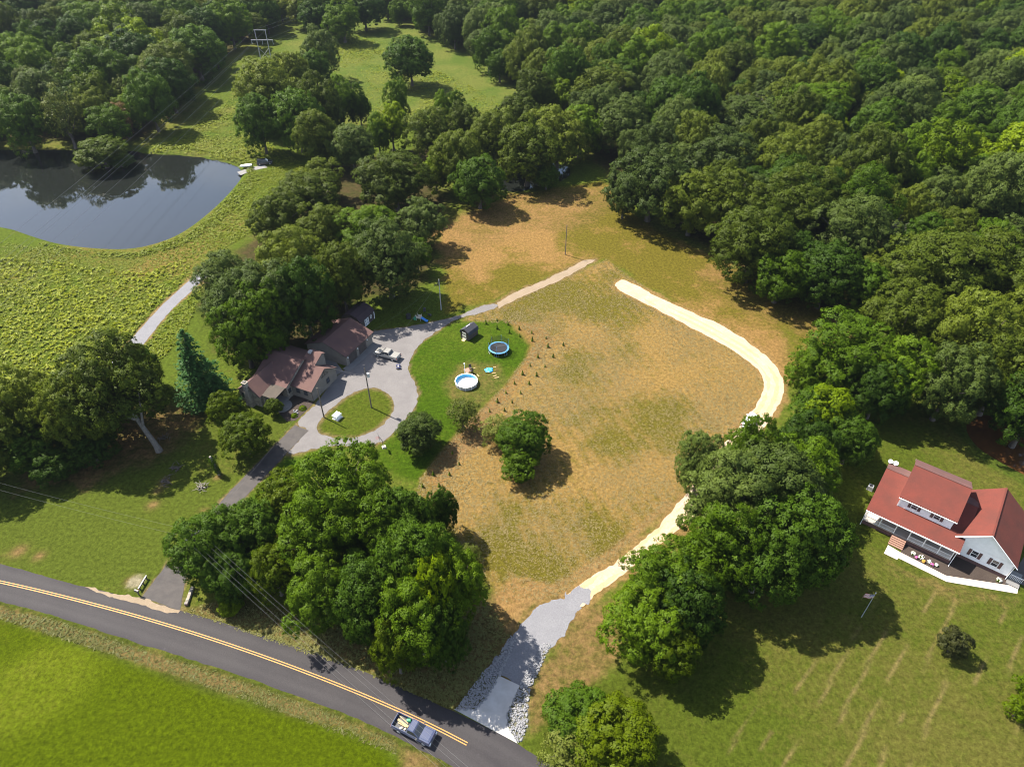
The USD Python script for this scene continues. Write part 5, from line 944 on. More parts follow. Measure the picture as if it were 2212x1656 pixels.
for (ya, za), (yb, zb) in zip(sec[:-1], sec[1:]): part(sh, 'roof', quad_prism([(12.0, ya, za + 0.05), (17.6, ya, za + 0.05), (17.6, yb, zb + 0.05), (12.0, yb, zb + 0.05)], 0.09), M['plum_roof'])
dd = part(sh, 'double_door', box(13.6, 15.1, 4.88, 4.95, 0.1, 1.85), M['grey'])
for x0_, x1_ in ((13.6, 14.33), (14.37, 15.1)):
    part(dd, 'door_trim', [box(x0_, x1_, 4.83, 4.88, z, z + 0.09) for z in (0.12, 0.95, 1.74)] + [box(x, x + 0.09, 4.83, 4.88, 0.12, 1.83) for x in (x0_, x1_ - 0.09)], M['white'])
window(sh, 'y', 4.95, 16.1, 0.9, 0.55, 0.85, 'white'); part(sh, 'corner_trim', box(17.3, 17.44, 4.88, 4.99, 0, 1.95), M['white'])

bs = thing('small_shed', 'small black gambrel-roofed garden shed on the pool lawn', 'shed', (-10.6, 122.8, 0), 53.0)
sec = [(-1.35, 1.45), (-1.1, 2.2), (0.0, 2.85), (1.1, 2.2), (1.35, 1.45)]
part(bs, 'wall', [box(0.1, 3.4, -1.15, 1.15, 0.15, 1.5)] + [hull([(x, y * 0.92, z - 0.06) for x in xs for y, z in sec]) for xs in ((0.1, 0.18), (3.32, 3.4))], M['dark_wood'])
for (ya, za), (yb, zb) in zip(sec[:-1], sec[1:]): part(bs, 'roof', quad_prism([(0, ya, za + 0.04), (3.5, ya, za + 0.04), (3.5, yb, zb + 0.04), (0, yb, zb + 0.04)], 0.06), M['black_roof'])
part(bs, 'skylight', quad_prism([(1.2, 0.25, 2.78), (2.4, 0.25, 2.78), (2.4, 0.42, 2.68), (1.2, 0.42, 2.68)], 0.03), M['white'])
part(bs, 'door', box(0.03, 0.1, -0.55, 0.55, 0.2, 1.9), M['tan_plastic']); part(bs, 'door_trim', [box(0.0, 0.03, -0.55, 0.55, z, z + 0.08) for z in (0.25, 1.0, 1.8)], M['white'])
part(bs, 'skid', [box(0.1, 3.4, y, y + 0.15, 0, 0.15) for y in (-0.95, 0.8)], M['dark_wood']); part(bs, 'door_ramp', hull([(0.05, -0.4, 0.18), (0.05, 0.4, 0.18), (-0.6, -0.4, 0.0), (-0.6, 0.4, 0.0), (0.05, -0.4, 0.0), (0.05, 0.4, 0.0)]), M['new_wood'])
wp = P(729, 902); wh = thing('pump_house', 'small white box-shaped pump house on the round lawn', 'pump house', wp, 60)
part(wh, 'wall', box(-0.62, 0.62, -0.55, 0.55, 0, 0.85), M['white_siding']); part(wh, 'lid', frustum(-0.75, 0.75, -0.68, 0.68, 0.85, -0.6, 0.6, -0.5, 0.5, 1.05), M['white']); part(wh, 'slab', box(-0.8, 0.75, -0.8, 0.7, 0, 0.05), M['concrete'])

# ------------------------------------------------------------------ vehicles (x forward)
def wheel(o, x, y, r=0.39, w=0.26):
    t_ = part(o, 'wheel', moved(cyl(r, w, axis='y', sides=20), (x, y - w / 2, r)), M['tyre'], 40)
    s = 1 if y > 0 else -1; part(t_, 'rim', moved(cyl(r * 0.62, 0.04, axis='y', sides=14), (x, y + s * w / 2 - (0.0 if s > 0 else 0.04), r)), M['rim'])
def panel(pts, t=0.03): return quad_prism(pts, t)
def greenhouse(o, x0, x1, z0, X0, X1, z1, w0, w1, paint, splits=()):
    "cabin with glass all round: base x0..x1 at z0, roof X0..X1 at z1"
    c = part(o, 'cabin', frustum(x0, x1, -w0, w0, z0, X0, X1, -w1, w1, z1), M[paint])
    part(o, 'roof_panel', frustum(X0 - 0.03, X1 + 0.03, -w1 - 0.02, w1 + 0.02, z1 - 0.02, X0 + 0.08, X1 - 0.08, -w1 + 0.08, w1 - 0.08, z1 + 0.05), M[paint])
    def lerp(a, b, t): return a + (b - a) * t
    def fr(y0, y1, xb, xt, name):
        a, b = 0.10, 0.90; e = 0.012 if xb > 0.5 * (x0 + x1) else -0.012
        pts = [(lerp(xb, xt, t) + e, lerp(ya, yb, t), lerp(z0, z1, t)) for t, ya, yb in ((a, -w0 + .1, -w1 + .1), (a, w0 - .1, w1 - .1), (b, w0 - .1, w1 - .1), (b, -w0 + .1, -w1 + .1))]
        c_ = np.mean(pts, 0); g = np.array(pts); return part(o, name, hull(np.vstack([g, g - [0.02 * np.sign(e), 0, 0]])), M['glass'])
    fr(0, 0, x1, X1, 'windshield'); fr(0, 0, x0, X0, 'rear_window')
    cuts = [0.0] + list(splits) + [1.0]
    for s in (-1, 1):
        for u, v in zip(cuts[:-1], cuts[1:]):
            pts = []
            for t, k in ((0.12, u), (0.12, v), (0.9, v), (0.9, u)):
                xa, xb = lerp(x0, X0, t) + 0.10, lerp(x1, X1, t) - 0.12; kk = k + (0.03 if k == u and u > 0 else -0.03 if k == v and v < 1 else 0)
                pts.append((lerp(xa, xb, kk), s * (lerp(w0, w1, t) + 0.012), lerp(z0, z1, t)))
            g = np.array(pts); part(o, 'side_window', hull(np.vstack([g, g - [0, s * 0.02, 0]])), M['glass'])
    return c
def pickup(label, loc, rot, paint, L, cab0, crew, bed_cover=None, bumper='chrome'):
    o = thing('pickup_truck', label, 'pickup truck', loc, rot); f, r = L / 2, -L / 2; W = 0.98
    part(o, 'chassis', [box(r + 0.1, f - 0.25, -0.8, 0.8, 0.34, 0.62)], M['black'])
    part(o, 'body', [frustum(cab0, f - 0.12, -W, W, 0.5, cab0, f - 0.05, -W, W, 0.92), frustum(1.05, f - 0.05, -W, W, 0.92, 1.05, f - 0.18, -W + 0.07, W - 0.07, 1.16), frustum(cab0, 1.15, -W, W, 0.92, cab0, 1.1, -W + .02, W - .02, 1.17)], M[paint])
    part(o, 'hood', frustum(1.2, f - 0.22, -W + 0.2, W - 0.2, 1.155, 1.25, f - 0.4, -W + 0.3, W - 0.3, 1.20), M[paint])
    greenhouse(o, cab0 + 0.02, 1.32, 1.15, cab0 + 0.16, 0.45, 1.84, W - 0.06, W - 0.22, paint, (0.5,) if crew else ())
    b0, b1 = r + 0.05, cab0 - 0.03
    part(o, 'bed_floor', box(b0, b1, -W + 0.06, W - 0.06, 0.62, 0.7), M['black'])
    for s in (-1, 1): part(o, 'bed_side', hull([(x, s * y, z) for x in (b0, b1) for y, z in ((W, 0.55), (W, 1.0), (W - 0.04, 1.17), (W - 0.14, 1.17), (W - 0.1, 0.6))]), M[paint])
    part(o, 'tailgate', box(b0, b0 + 0.08, -W + 0.1, W - 0.1, 0.62, 1.15), M[paint]); part(o, 'bulkhead', box(b1 - 0.06, b1, -W + 0.1, W - 0.1, 0.7, 1.15), M[paint])
    if bed_cover: part(o, 'bed_cover', frustum(b0 + 0.02, b1, -W + 0.06, W - 0.06, 1.172, b0 + 0.08, b1 - 0.04, -W + 0.14, W - 0.14, 1.24), M[bed_cover])
    part(o, 'front_bumper', frustum(f - 0.2, f + 0.06, -W, W, 0.42, f - 0.2, f + 0.03, -W + .03, W - .03, 0.66), M[bumper]); part(o, 'rear_bumper', box(r - 0.08, r + 0.05, -W + .03, W - .03, 0.45, 0.62), M[bumper])
    part(o, 'grille', box(f - 0.12, f - 0.03, -0.6, 0.6, 0.68, 0.96), M['black'])
    for s in (-1, 1):
        part(o, 'headlight', box(f - 0.16, f - 0.03, s * 0.78 - 0.15, s * 0.78 + 0.15, 0.72, 0.95), M['clear_lamp']); part(o, 'taillight', box(r + 0.0, r + 0.09, s * 0.9 - 0.07, s * 0.9 + 0.07, 0.72, 1.08), M['red_lamp'])
        part(o, 'side_mirror', box(0.95, 1.12, s * 1.12 - 0.11, s * 1.12 + 0.11, 1.12, 1.34), M['black'])
        for x in (f - 0.98, r + 1.15): wheel(o, x, s * 0.86)
    return o
t0 = np.array([-12.45, 38.38]); tru = pickup('dark slate-blue pickup truck carrying lumber, driving on the road', (t0[0], t0[1], 0.035), -24.8, 'blue_truck', 5.75, -0.55, False)
def tloc(x, y, z): a = math.radians(-24.8); return (t0[0] + x * math.cos(a) - y * math.sin(a), t0[1] + x * math.sin(a) + y * math.cos(a), z + 0.035)
for i_, (x, y, l, w_, rz, lb) in enumerate(((-1.65, 0.05, 1.7, 0.26, -9, 'widest pale board in the bed of the dark blue pickup'), (-1.75, 0.45, 1.5, 0.10, -14, 'narrow yellow board on the left in the bed of the dark blue pickup'), (-1.6, -0.22, 1.2, 0.12, -3, 'short board beside the widest one in the dark blue pickup'))):
    o = top('board', moved(box(-l / 2, l / 2, -w_ / 2, w_ / 2, 0, 0.05), tloc(x, y, 0.78 + 0.05 * i_), rz=-24.8 + rz), M['new_wood'], lb, 'board', 'lumber in the pickup bed')
for i_, (x, y, s, m, lb) in enumerate(((-1.1, 0.62, .32, 'green_plastic', 'dark green box in the front corner of the dark blue pickup bed'), (-1.5, -0.6, .22, 'tan_plastic', 'pale bag at the right side of the dark blue pickup bed'), (-1.0, -0.5, .18, 'tan_plastic', 'small pale bag behind the cab of the dark blue pickup'))):
    o = thing('load_box' if i_ == 0 else 'load_bag', lb, 'box' if i_ == 0 else 'bag', tloc(x, y, 0.7), 20 * i_); part(o, 'body', frustum(-s, s, -s * .7, s * .7, 0, -s * .8, s * .8, -s * .5, s * .5, s), M[m]); part(o, 'lid' if i_ == 0 else 'knot', frustum(-s * .85, s * .85, -s * .55, s * .55, s, -s * .5, s * .5, -s * .3, s * .3, s * 1.15), M[m])
pickup('champagne-silver crew cab pickup parked on the gravel before the garage', (-26.75, 116.55, 0.02), 157.0, 'silver_truck', 5.7, -0.95, True, 'silver_truck')

def car(label, loc, rot, paint, L, W, suv, name='car', cat='car'):
    o = thing(name, label, cat, loc, rot); f, r = L / 2, -L / 2; hz = 1.05 if suv else 0.92
    part(o, 'chassis', box(r + 0.15, f - 0.15, -W + 0.12, W - 0.12, 0.22, 0.5), M['black'])
    part(o, 'body', [frustum(r + .02, f - .05, -W, W, 0.35, r + .08, f - .12, -W + .03, W - .03, hz - 0.15), frustum(r + .1, f - .1, -W + .02, W - .02, hz - 0.16, r + .2, f - .5, -W + .1, W - .1, hz)], M[paint])
    greenhouse(o, r + (0.12 if suv else 0.55), f - 1.25, hz - 0.04, r + (0.35 if suv else 1.05), f - 2.0, hz + (0.68 if suv else 0.5), W - 0.07, W - 0.25, paint, (0.36, 0.68) if suv else (0.5,))
    part(o, 'front_bumper', frustum(f - .25, f, -W + .05, W - .05, 0.3, f - .25, f - .04, -W + .08, W - .08, 0.55), M[paint]); part(o, 'rear_bumper', box(r - .02, r + .15, -W + .06, W - .06, 0.35, 0.58), M[paint])
    for s in (-1, 1):
        part(o, 'headlight', box(f - .2, f - .06, s * (W - .28) - .16, s * (W - .28) + .16, 0.6, 0.76), M['clear_lamp']); part(o, 'taillight', box(r + .03, r + .14, s * (W - .16) - .09, s * (W - .16) + .09, 0.62, 0.9), M['red_lamp']); part(o, 'side_mirror', box(f - 1.65, f - 1.5, s * (W + .07) - .1, s * (W + .07) + .1, hz, hz + .16), M[paint])
        for x in (f - .85, r + .9): wheel(o, x, s * (W - .12), 0.36 if suv else 0.32, 0.23)
    return o
car('black sport utility car parked on the grass at the pond ramp', (-82.4, 221.6, 0.02), 14.0, 'black_car', 5.0, 0.96, True, 'parked_car')
car('white car on the limestone road, half hidden under the treetop', (45.6, 95.9, 0.02), 52.0, 'white_car', 4.7, 0.9, False, 'parked_car')
bt = thing('boat', 'small white boat on the pond ramp behind the black car', 'boat', (-87.6, 218.6, 0.1), 196.0)
part(bt, 'hull', [hull([(-1.7, y * .55, 0.35) for y in (-1, 1)] + [(-1.75, y * .8, 0.85) for y in (-1, 1)] + [(1.2, y * .45, 0.35) for y in (-1, 1)] + [(1.3, y * .75, 0.85) for y in (-1, 1)] + [(2.0, 0, 0.8)])], M['white']); part(bt, 'deck', box(-1.4, 1.1, -0.5, 0.5, 0.86, 0.88), M['grey']); part(bt, 'outboard_motor', [box(-2.0, -1.72, -.16, .16, .55, 1.15), box(-1.95, -1.8, -.05, .05, 0, .55)], M['black']); part(bt, 'trailer', [box(-1.6, 2.6, -.06, .06, .25, .33), box(-.7, -.6, -.8, .8, .25, .33)], M['grey'])
for s in (-1, 1): wheel(bt, -0.65, s * 0.85, 0.26, 0.16)

# ------------------------------------------------------------------ yard things
pc = P((1340 + 650 / 11.04) * .72, (1060 + 905 / 11.04) * .72, 0.75)[:2]
pl = thing('swimming_pool', 'round above-ground pool with blue liner and bright white bottom', 'swimming pool', (pc[0], pc[1], 0)); PR = 2.25
def ring(r0, r1, z0, z1, n=40):
    t_ = np.linspace(0, 2 * np.pi, n, endpoint=False); c_, s_ = np.cos(t_), np.sin(t_)
    return extrude(Polygon(np.c_[r1 * c_, r1 * s_], [np.c_[r0 * c_, r0 * s_]]), z1 - z0, z0)
part(pl, 'outer_wall', ring(PR - 0.02, PR + 0.02, 0, 0.78), M['grey']); part(pl, 'liner', ring(PR - 0.06, PR - 0.02, 0.03, 0.76), M['pool_liner']); part(pl, 'bottom', cyl(PR - 0.07, 0.06, sides=40), M['pool_floor'])
part(pl, 'rim', ring(PR - 0.09, PR + 0.09, 0.78, 0.84), M['white'])
for k in range(12): a_ = k * math.pi / 6; part(pl, 'upright', moved(box(-.03, .03, -.05, .05, 0, .8), ((PR + .06) * math.cos(a_), (PR + .06) * math.sin(a_), 0), rz=math.degrees(a_)), M['white'])
def hp(zx, zy, s=11.04, ox=1340, oy=1060, z=0): return P((ox + zx / s) * .72, (oy + zy / s) * .72, z)
o = thing('shower_post', 'slim white post standing behind the round pool', 'post', hp(600, 640)); part(o, 'post', tube([(0, 0, 0), (0, 0, 2.4)], 0.06, 8), M['white']); part(o, 'lamp_head', frustum(-.15, .15, -.12, .12, 2.4, -.08, .08, -.06, .06, 2.55), M['white'])
for i_, (zx, zy, lb) in enumerate(((790, 520, 'dark brown chair behind the pool, farther from it'), (820, 630, 'dark brown chair nearest the pool rim'))):
    o = thing('chair', lb, 'chair', hp(zx, zy), 20 + 200 * i_, 'chairs behind the pool'); part(o, 'seat', box(-.28, .28, -.28, .28, .4, .46), M['dark_wood']); part(o, 'backrest', moved(box(-.28, .28, -.03, .03, 0, .6), (0, .28, .42), rx=-12), M['dark_wood'])
    for x in (-.25, .25):
        for y in (-.25, .25): part(o, 'leg', box(x - .03, x + .03, y - .03, y + .03, 0, .4), M['dark_wood'])
o = top('plywood_sheet', moved(box(-.6, .6, -.7, .7, 0, .03), hp(690, 560, z=0.02), rz=30), M['brown_wood'], 'brown plywood sheet lying behind the pool', 'board')
n_ = 14; gx_, gy_ = np.meshgrid(np.linspace(-.8, .8, n_), np.linspace(-.65, .65, n_)); gz_ = 0.05 + 0.5 * meshkit.fbm(np.c_[gx_.ravel() * 2.6, gy_.ravel() * 2.6, np.zeros(n_ * n_)], 3, 4) * (1 - 0.7 * (gx_.ravel() ** 2 + gy_.ravel() ** 2)); gz_ = np.maximum(gz_, 0.02)
i, j = np.meshgrid(np.arange(n_ - 1), np.arange(n_ - 1), indexing='ij'); k = (i * n_ + j).ravel()
tp = trimesh.Trimesh(np.c_[gx_.ravel() * (1 + .15 * np.sin(5 * gy_.ravel())), gy_.ravel() * (1 + .15 * np.cos(4 * gx_.ravel())), gz_], np.vstack([np.stack([k, k + 1, k + n_ + 1], 1), np.stack([k, k + n_ + 1, k + n_], 1)]), process=False)
top('tarp', moved(tp, hp(1395, 570), rz=15), M['tarp'], 'crumpled bright blue tarp lying right of the pool', 'tarp')
for i_, (zx, zy, l, rz, lb) in enumerate(((1560, 655, .8, 5, 'board nearest the blue tarp'), (1600, 740, .7, 20, 'board in the middle right of the pool'), (1660, 800, 1.0, 15, 'board farthest right of the pool'), (1040, 730, .9, -60, 'yellow stick lying close to the pool rim'), (1590, 455, .6, 10, 'short board above the blue tarp'), (920, 490, .45, 40, 'pale block behind the pool chairs'))):
    top('loose_board', moved(box(-l / 2, l / 2, -.09, .09, 0.0, .06), hp(zx, zy, z=0.01), rz=rz), M['new_wood'], lb, 'board', 'loose boards about the pool')
tm = thing('trampoline', 'round trampoline with blue pad and black net', 'trampoline', (-2.87, 118.62, 0)); TR = 2.2
part(tm, 'mat', cyl(TR - 0.3, 0.03, (0, 0, 0.88), sides=40), M['black']); part(tm, 'safety_pad', ring(TR - 0.32, TR + 0.05, 0.90, 0.96), M['pad_blue']); part(tm, 'frame', ring(TR - .04, TR + .03, .82, .90), M['grey'])
for k in range(6):
    a_ = k * math.pi / 3 + 0.3; c_, s_ = math.cos(a_), math.sin(a_)
    part(tm, 'leg', tube([(TR * c_ - .5 * s_, TR * s_ + .5 * c_, .85), (TR * c_ - .5 * s_, TR * s_ + .5 * c_, .03), (TR * c_ + .5 * s_, TR * s_ - .5 * c_, .03), (TR * c_ + .5 * s_, TR * s_ - .5 * c_, .85)], 0.03, 5), M['grey'])
    part(tm, 'net_pole', tube([(TR * c_, TR * s_, .1), (TR * c_, TR * s_, 2.75)], 0.035, 6), M['pad_blue'])
t_ = np.arange(7) * math.pi / 3 + 0.3; v = np.vstack([np.c_[(TR - .1) * np.cos(t_), (TR - .1) * np.sin(t_), np.full(7, .95)], np.c_[(TR - .02) * np.cos(t_), (TR - .02) * np.sin(t_), np.full(7, 2.7)]])
part(tm, 'net', trimesh.Trimesh(v, [q for k in range(6) for q in ((k, k + 1, k + 8), (k, k + 8, k + 7))], process=False), M['net'])
# playset, swing chairs, drum and ride-on toy by the end of the gravel loop
o = thing('playset', 'small garden playset with blue slide beside the gravel', 'playset', P(906, 691), -20)
part(o, 'tower', [tube([(x, y, 0), (x, y, 1.5)], .05, 6) for x in (-.5, .5) for y in (-.4, .4)] + [box(-.55, .55, -.45, .45, .7, .78), box(-.55, .55, -.45, -.4, .78, 1.2), box(-.55, .55, .4, .45, .78, 1.2)], M['tan_plastic'])
sl_ = [(0.55, .78), (1.2, .42), (1.7, .16), (2.1, .1)]
part(o, 'slide', [hull([(x, y, z + d) for x, z in q for y in (-.25, .25) for d in (0, .05)]) for q in zip(sl_[:-1], sl_[1:])] + [hull([(x, s * y, z + d) for x, z in q for y in (.25, .3) for d in (0, .2)]) for q in zip(sl_[:-1], sl_[1:]) for s in (-1, 1)], M['blue_plastic'])
part(o, 'toy_panel', [box(-1.3, -.6, -.4, .4, 0, .5)], M['green_plastic']); part(o, 'steering_ring', moved(ring(.12, .2, 0, .05, 16), (-.9, .1, .9)), M['tan_plastic'])
for i_, (x, y, lb) in enumerate(((917, 674, 'black chair behind the playset tower'), (929, 683, 'black chair behind the blue slide'))):
    o = thing('garden_chair', lb, 'chair', P(x, y), 150 * i_, 'black chairs by the playset'); part(o, 'seat', box(-.3, .3, -.3, .3, .38, .46), M['black']); part(o, 'backrest', moved(box(-.3, .3, -.04, .04, 0, .6), (0, .3, .42), rx=-12), M['black']); part(o, 'legs', [box(x_ - .03, x_ + .03, y_ - .03, y_ + .03, 0, .4) for x_ in (-.26, .26) for y_ in (-.26, .26)], M['black'])
o = thing('black_drum', 'black round drum standing in the shade left of the playset', 'drum', P(882.6, 687)); part(o, 'body', cyl(.55, 1.0, sides=20), M['black'], 40); part(o, 'lid', cyl(.58, .06, (0, 0, 1.0), sides=20), M['black'])
M['navy'] = mat('navy_plastic_look', (0.015, 0.02, 0.08), 0.4, var=0.2)
o = thing('toy_quad', 'small blue ride-on toy quad near the silver pickup', 'ride-on toy', P(861, 794), 100)
part(o, 'body', [frustum(-.5, .5, -.22, .22, .25, -.35, .4, -.16, .16, .5)], M['navy']); part(o, 'fender', [box(.2, .62, -.42, .42, .38, .45), box(-.62, -.2, -.42, .42, .38, .45)], M['navy']); part(o, 'seat', box(-.4, .1, -.14, .14, .5, .58), M['tan_plastic']); part(o, 'handlebar', tube([(.3, -.3, .75), (.3, 0, .68), (.3, .3, .75)], .025, 5), M['black'])
for x in (-.42, .42):
    for y in (-.36, .36): wheel(o, x, y, .2, .18)
hb = P(828.6, 966); o = thing('basketball_hoop', 'portable basketball hoop with black board at the edge of the gravel loop', 'basketball hoop', hb, 20)
part(o, 'base', frustum(-.3, .5, -.4, .4, 0, -.2, .4, -.3, .3, .28), M['tan_plastic']); part(o, 'pole', [tube([(0, 0, .2), (-.05, 0, 1.8), (-.45, .1, 2.75)], .05, 8)], M['dark_wood']); part(o, 'backboard', moved(box(-.03, .03, -.62, .62, -.36, .36), (-.55, .1, 2.85)), M['black']); part(o, 'hoop', moved(ring(.21, .24, 0, .03, 20), (-.85, .1, 2.6)), M['red_lamp'])
o = thing('mailbox', 'black mailbox on a dark post by the old drive mouth', 'mailbox', P(301, 1285), -20); part(o, 'post', [box(-.07, .07, -.07, .07, 0, 1.0), box(-.3, .3, -.05, .05, .92, 1.0)], M['dark_wood']); part(o, 'box', hull([(x, y, z) for x in (-.36, .36) for y, z in ((-.17, 1.0), (.17, 1.0), (.17, 1.2), (.1, 1.32), (-.1, 1.32), (-.17, 1.2))]), M['black']); part(o, 'flag', box(.1, .3, .18, .2, 1.1, 1.3), M['red_lamp'])
a_, b_ = P(319, 1248), P(302, 1276); d_ = b_ - a_; L_ = np.linalg.norm(d_); o = thing('guard_rail', 'dark timber guard rail on the left of the old drive mouth', 'guard rail', a_, math.degrees(math.atan2(d_[1], d_[0])))
part(o, 'rail', box(0, L_, -.07, .07, .42, .66), M['dark_wood']); part(o, 'cap', box(-.03, L_ + .03, -.1, .1, .66, .70), M['grey_pole'])
for x in (.2, L_ / 2, L_ - .2): part(o, 'post', box(x - .08, x + .08, -.07, .07, 0, .42), M['dark_wood'])
a_, b_ = P(417, 1268), P(403, 1308); d_ = b_ - a_; L_ = np.linalg.norm(d_); o = thing('culvert_wall', 'low stone culvert wall with a brick end on the right of the old drive mouth', 'wall', a_, math.degrees(math.atan2(d_[1], d_[0])))
cr_ = np.random.default_rng(8); x = 0.0
while x < L_ - .45:
    w_ = cr_.uniform(.3, .5); q = np.array([(a, b, c) for a in (0, w_ - .03) for b in (-.22, .22) for c in (0, .42)]) + cr_.uniform(-.03, .03, (8, 3)); part(o, 'stone', hull(q + [x, 0, 0]), M['stone']); x += w_
part(o, 'brick_end', box(L_ - .4, L_, -.24, .24, 0, .5), M['brick'])
# brush and logs on the left lawn
for cx, cy, n_, lb in ((437, 1053, 26, 'heap of bare pale branches on the left lawn'), (358, 1042, 22, 'heap of dark branches at the edge of the tree shade'), (380, 1012, 16, 'dark stump with broken twigs on the left lawn'), (350, 948, 14, 'dark brush beside the trunk of the old spreading tree')):
    p = P(cx, cy); o = thing('brush_pile', lb, 'brush pile', p, 0); ms = []
    for _ in range(n_):
        a = frg.uniform(0, 6.28); l = frg.uniform(.5, 1.5); c = frg.normal(0, .45, 2); z = frg.uniform(.05, .5); d = np.array([math.cos(a), math.sin(a), frg.uniform(-.15, .35)]) * l; ms.append(tube([(c[0], c[1], z), (c[0] + d[0] * .5, c[1] + d[1] * .5, z + d[2] * .6 + .05), (c[0] + d[0], c[1] + d[1], max(.05, z + d[2]))], [.06, .045, .02], 5))
    part(o, 'branches', ms, M['pale_bark'] if cx == 437 else M['bark']); part(o, 'log', tube([(-.8, .1, .15), (.7, -.1, .18)], .13, 7), M['pale_bark'] if cx == 437 else M['bark'])
sp_ = P(474, 1024); o = thing('snag', 'leaning dead trunk hung with creeper, alone on the left lawn', 'dead tree', sp_, 0)
part(o, 'trunk', tube([(0, 0, -.2), (-.2, .1, 2.0), (-.6, .3, 4.2)], [.32, .24, .2], 9), M['pale_bark']); d = unit(frg, 900); q = frg.uniform(.3, 3.9, 900); v, f = cards(np.c_[-.14 * q, .07 * q, q] + d * [.75, .75, .3] * frg.uniform(.4, 1, (900, 1)), d, .10, frg); part(o, 'creeper', trimesh.Trimesh(v, f, process=False), M['leaf_dark'])
# saplings: two rows and a few stragglers
SAP = [(938, 430), (1010, 410), (1010, 462), (1080, 435), (1088, 488), (1153, 465), (1157, 512), (1235, 490), (1238, 540), (1328, 525), (1340, 580), (1440, 570), (1275, 648), (1373, 645), (1225, 703), (1320, 708), (1175, 758), (1267, 767), (1123, 818), (1218, 820), (1068, 878), (1163, 880), (1013, 937), (1108, 940), (962, 998), (1058, 993), (765, 1340), (720, 1270), (597, 1408), (702, 1408), (528, 1485), (635, 1483), (560, 1555)]
ORD = ['first', 'second', 'third', 'fourth', 'fifth', 'sixth', 'seventh', 'eighth', 'ninth', 'tenth', 'eleventh', 'twelfth', 'thirteenth', 'fourteenth', 'fifteenth', 'sixteenth', 'seventeenth', 'eighteenth', 'nineteenth', 'twentieth', 'last', 'last but one', 'last but two', 'last but three', 'last but four', 'last but five']
sap0 = None
for i_, (zx, zy) in enumerate(SAP):
    p = P(737 + zx / 3, 551.5 + zy / 3 + 5); row = 'outer' if (i_ % 2 if i_ < 26 else i_ % 2 == 0) else 'inner'; seg = 'from the shed' if i_ < 12 else 'beside the pool lawn' if i_ < 26 else 'below the lone bushes'
    idx = [k for k in range(len(SAP)) if (k % 2 == i_ % 2) and ((k < 12) == (i_ < 12)) and ((k < 26) == (i_ < 26))].index(i_)
    o = thing('sapling', f'{ORD[idx]} small sapling {seg} in the {row} row at the dry field edge', 'sapling', p, float(frg.uniform(0, 360)), 'saplings planted in two rows', scale=[frg.uniform(.5, .85)] * 3)
    if sap0 is None:
        sap0 = o; q = frg.uniform(0, 1, 260); a = frg.uniform(0, 6.28, 260); r = (1 - q) * .42 * frg.uniform(.3, 1, 260) + .03; nn = np.c_[np.cos(a) * .6, np.sin(a) * .6, np.full(260, .6)]; nn /= np.linalg.norm(nn, axis=1, keepdims=True); v, f = cards(np.c_[r * np.cos(a), r * np.sin(a), .12 + q * 1.3], nn, .075, frg)
        part(o, 'stem', tube([(0, 0, -.05), (0, 0, 1.3)], .02, 5), M['bark']); part(o, 'foliage', trimesh.Trimesh(v, f, process=False), M['leaf_green'])
    else: o.GetReferences().AddInternalReference(sap0.GetPath()); o.SetInstanceable(True)
# flag on its pole
fp = P(1860.6, 1332.4); o = thing('flagpole', 'slim grey flagpole standing in the tree shade on the lawn', 'flagpole', fp); part(o, 'pole', tube([(0, 0, 0), (0, 0, 6.1)], [.055, .035], 8), M['grey']); part(o, 'finial', trimesh.creation.icosphere(2, .09).apply_translation((0, 0, 6.2)), M['chrome'])
fl = thing('flag', 'striped flag with a blue star field blowing left from the flagpole', 'flag', (fp[0], fp[1], 0), 0)
def cloth(x0, x1, z0, z1, dy=0.0):
    n = 9; xs = np.linspace(x0, x1, n); y = lambda x: .22 * np.sin(x * 4.2) * (abs(x) / 1.6) + dy; v = np.vstack([np.c_[xs, y(xs), np.full(n, z0) + .12 * xs], np.c_[xs, y(xs) - .22 * (z1 - z0), np.full(n, z1) + .12 * xs]]); k = np.arange(n - 1); return trimesh.Trimesh(v, np.vstack([np.stack([k, k + 1, k + n + 1], 1), np.stack([k, k + n + 1, k + n], 1)]), process=False)
for s in range(13):
    z1_ = 6.0 - s * .077; part(fl, 'stripe', cloth(-1.65, -.66 if s < 7 else -.04, z1_ - .077, z1_), M['flag_red' if s % 2 == 0 else 'flag_white'])
cn = part(fl, 'star_field', cloth(-.66, -.04, 6.0 - 7 * .077, 6.0), M['flag_blue'])
st = []
for a in range(5):
    for b in range(6): st.append(moved(cyl(.022, .01, axis='y', sides=5), (-.62 + .11 * b, -.06 - .02 * a, 5.95 - .1 * a - .06)))
part(cn, 'star', st, M['flag_white'])

# ------------------------------------------------------------------ poles and wires
def upole(label, base, h, r=0.14, wood='pole_wood', arm=None, trans=False):
    o = thing('utility_pole', label, 'utility pole', base); part(o, 'pole', tube([(0, 0, -.2), (0, 0, h)], [r, r * .7], 10), M[wood])
    if arm is not None:
        c_, s_ = math.cos(arm), math.sin(arm); part(o, 'crossarm', tube([(-1.1 * c_, -1.1 * s_, h - .45), (1.1 * c_, 1.1 * s_, h - .45)], .06, 4), M[wood])
        for k in (-1.0, -.45, .45, 1.0): part(o, 'insulator', cyl(.05, .16, (k * c_, k * s_, h - .4), sides=8), M['white'])
    if trans: part(o, 'transformer', [cyl(.27, .85, (.45, .05, h - 2.2), sides=16), cyl(.06, .2, (.45, .05, h - 1.35), sides=8)], M['grey'])
    return o
B1, B2, B3, B4 = P(802.5, 880), P(700, 901), P(1221, 550), P(953, 669)
upole('tall pole with grey transformer standing on the round lawn', B1, 10.0, trans=True); upole('shorter pole beside the gravel at the left of the round lawn', B2, 7.5)
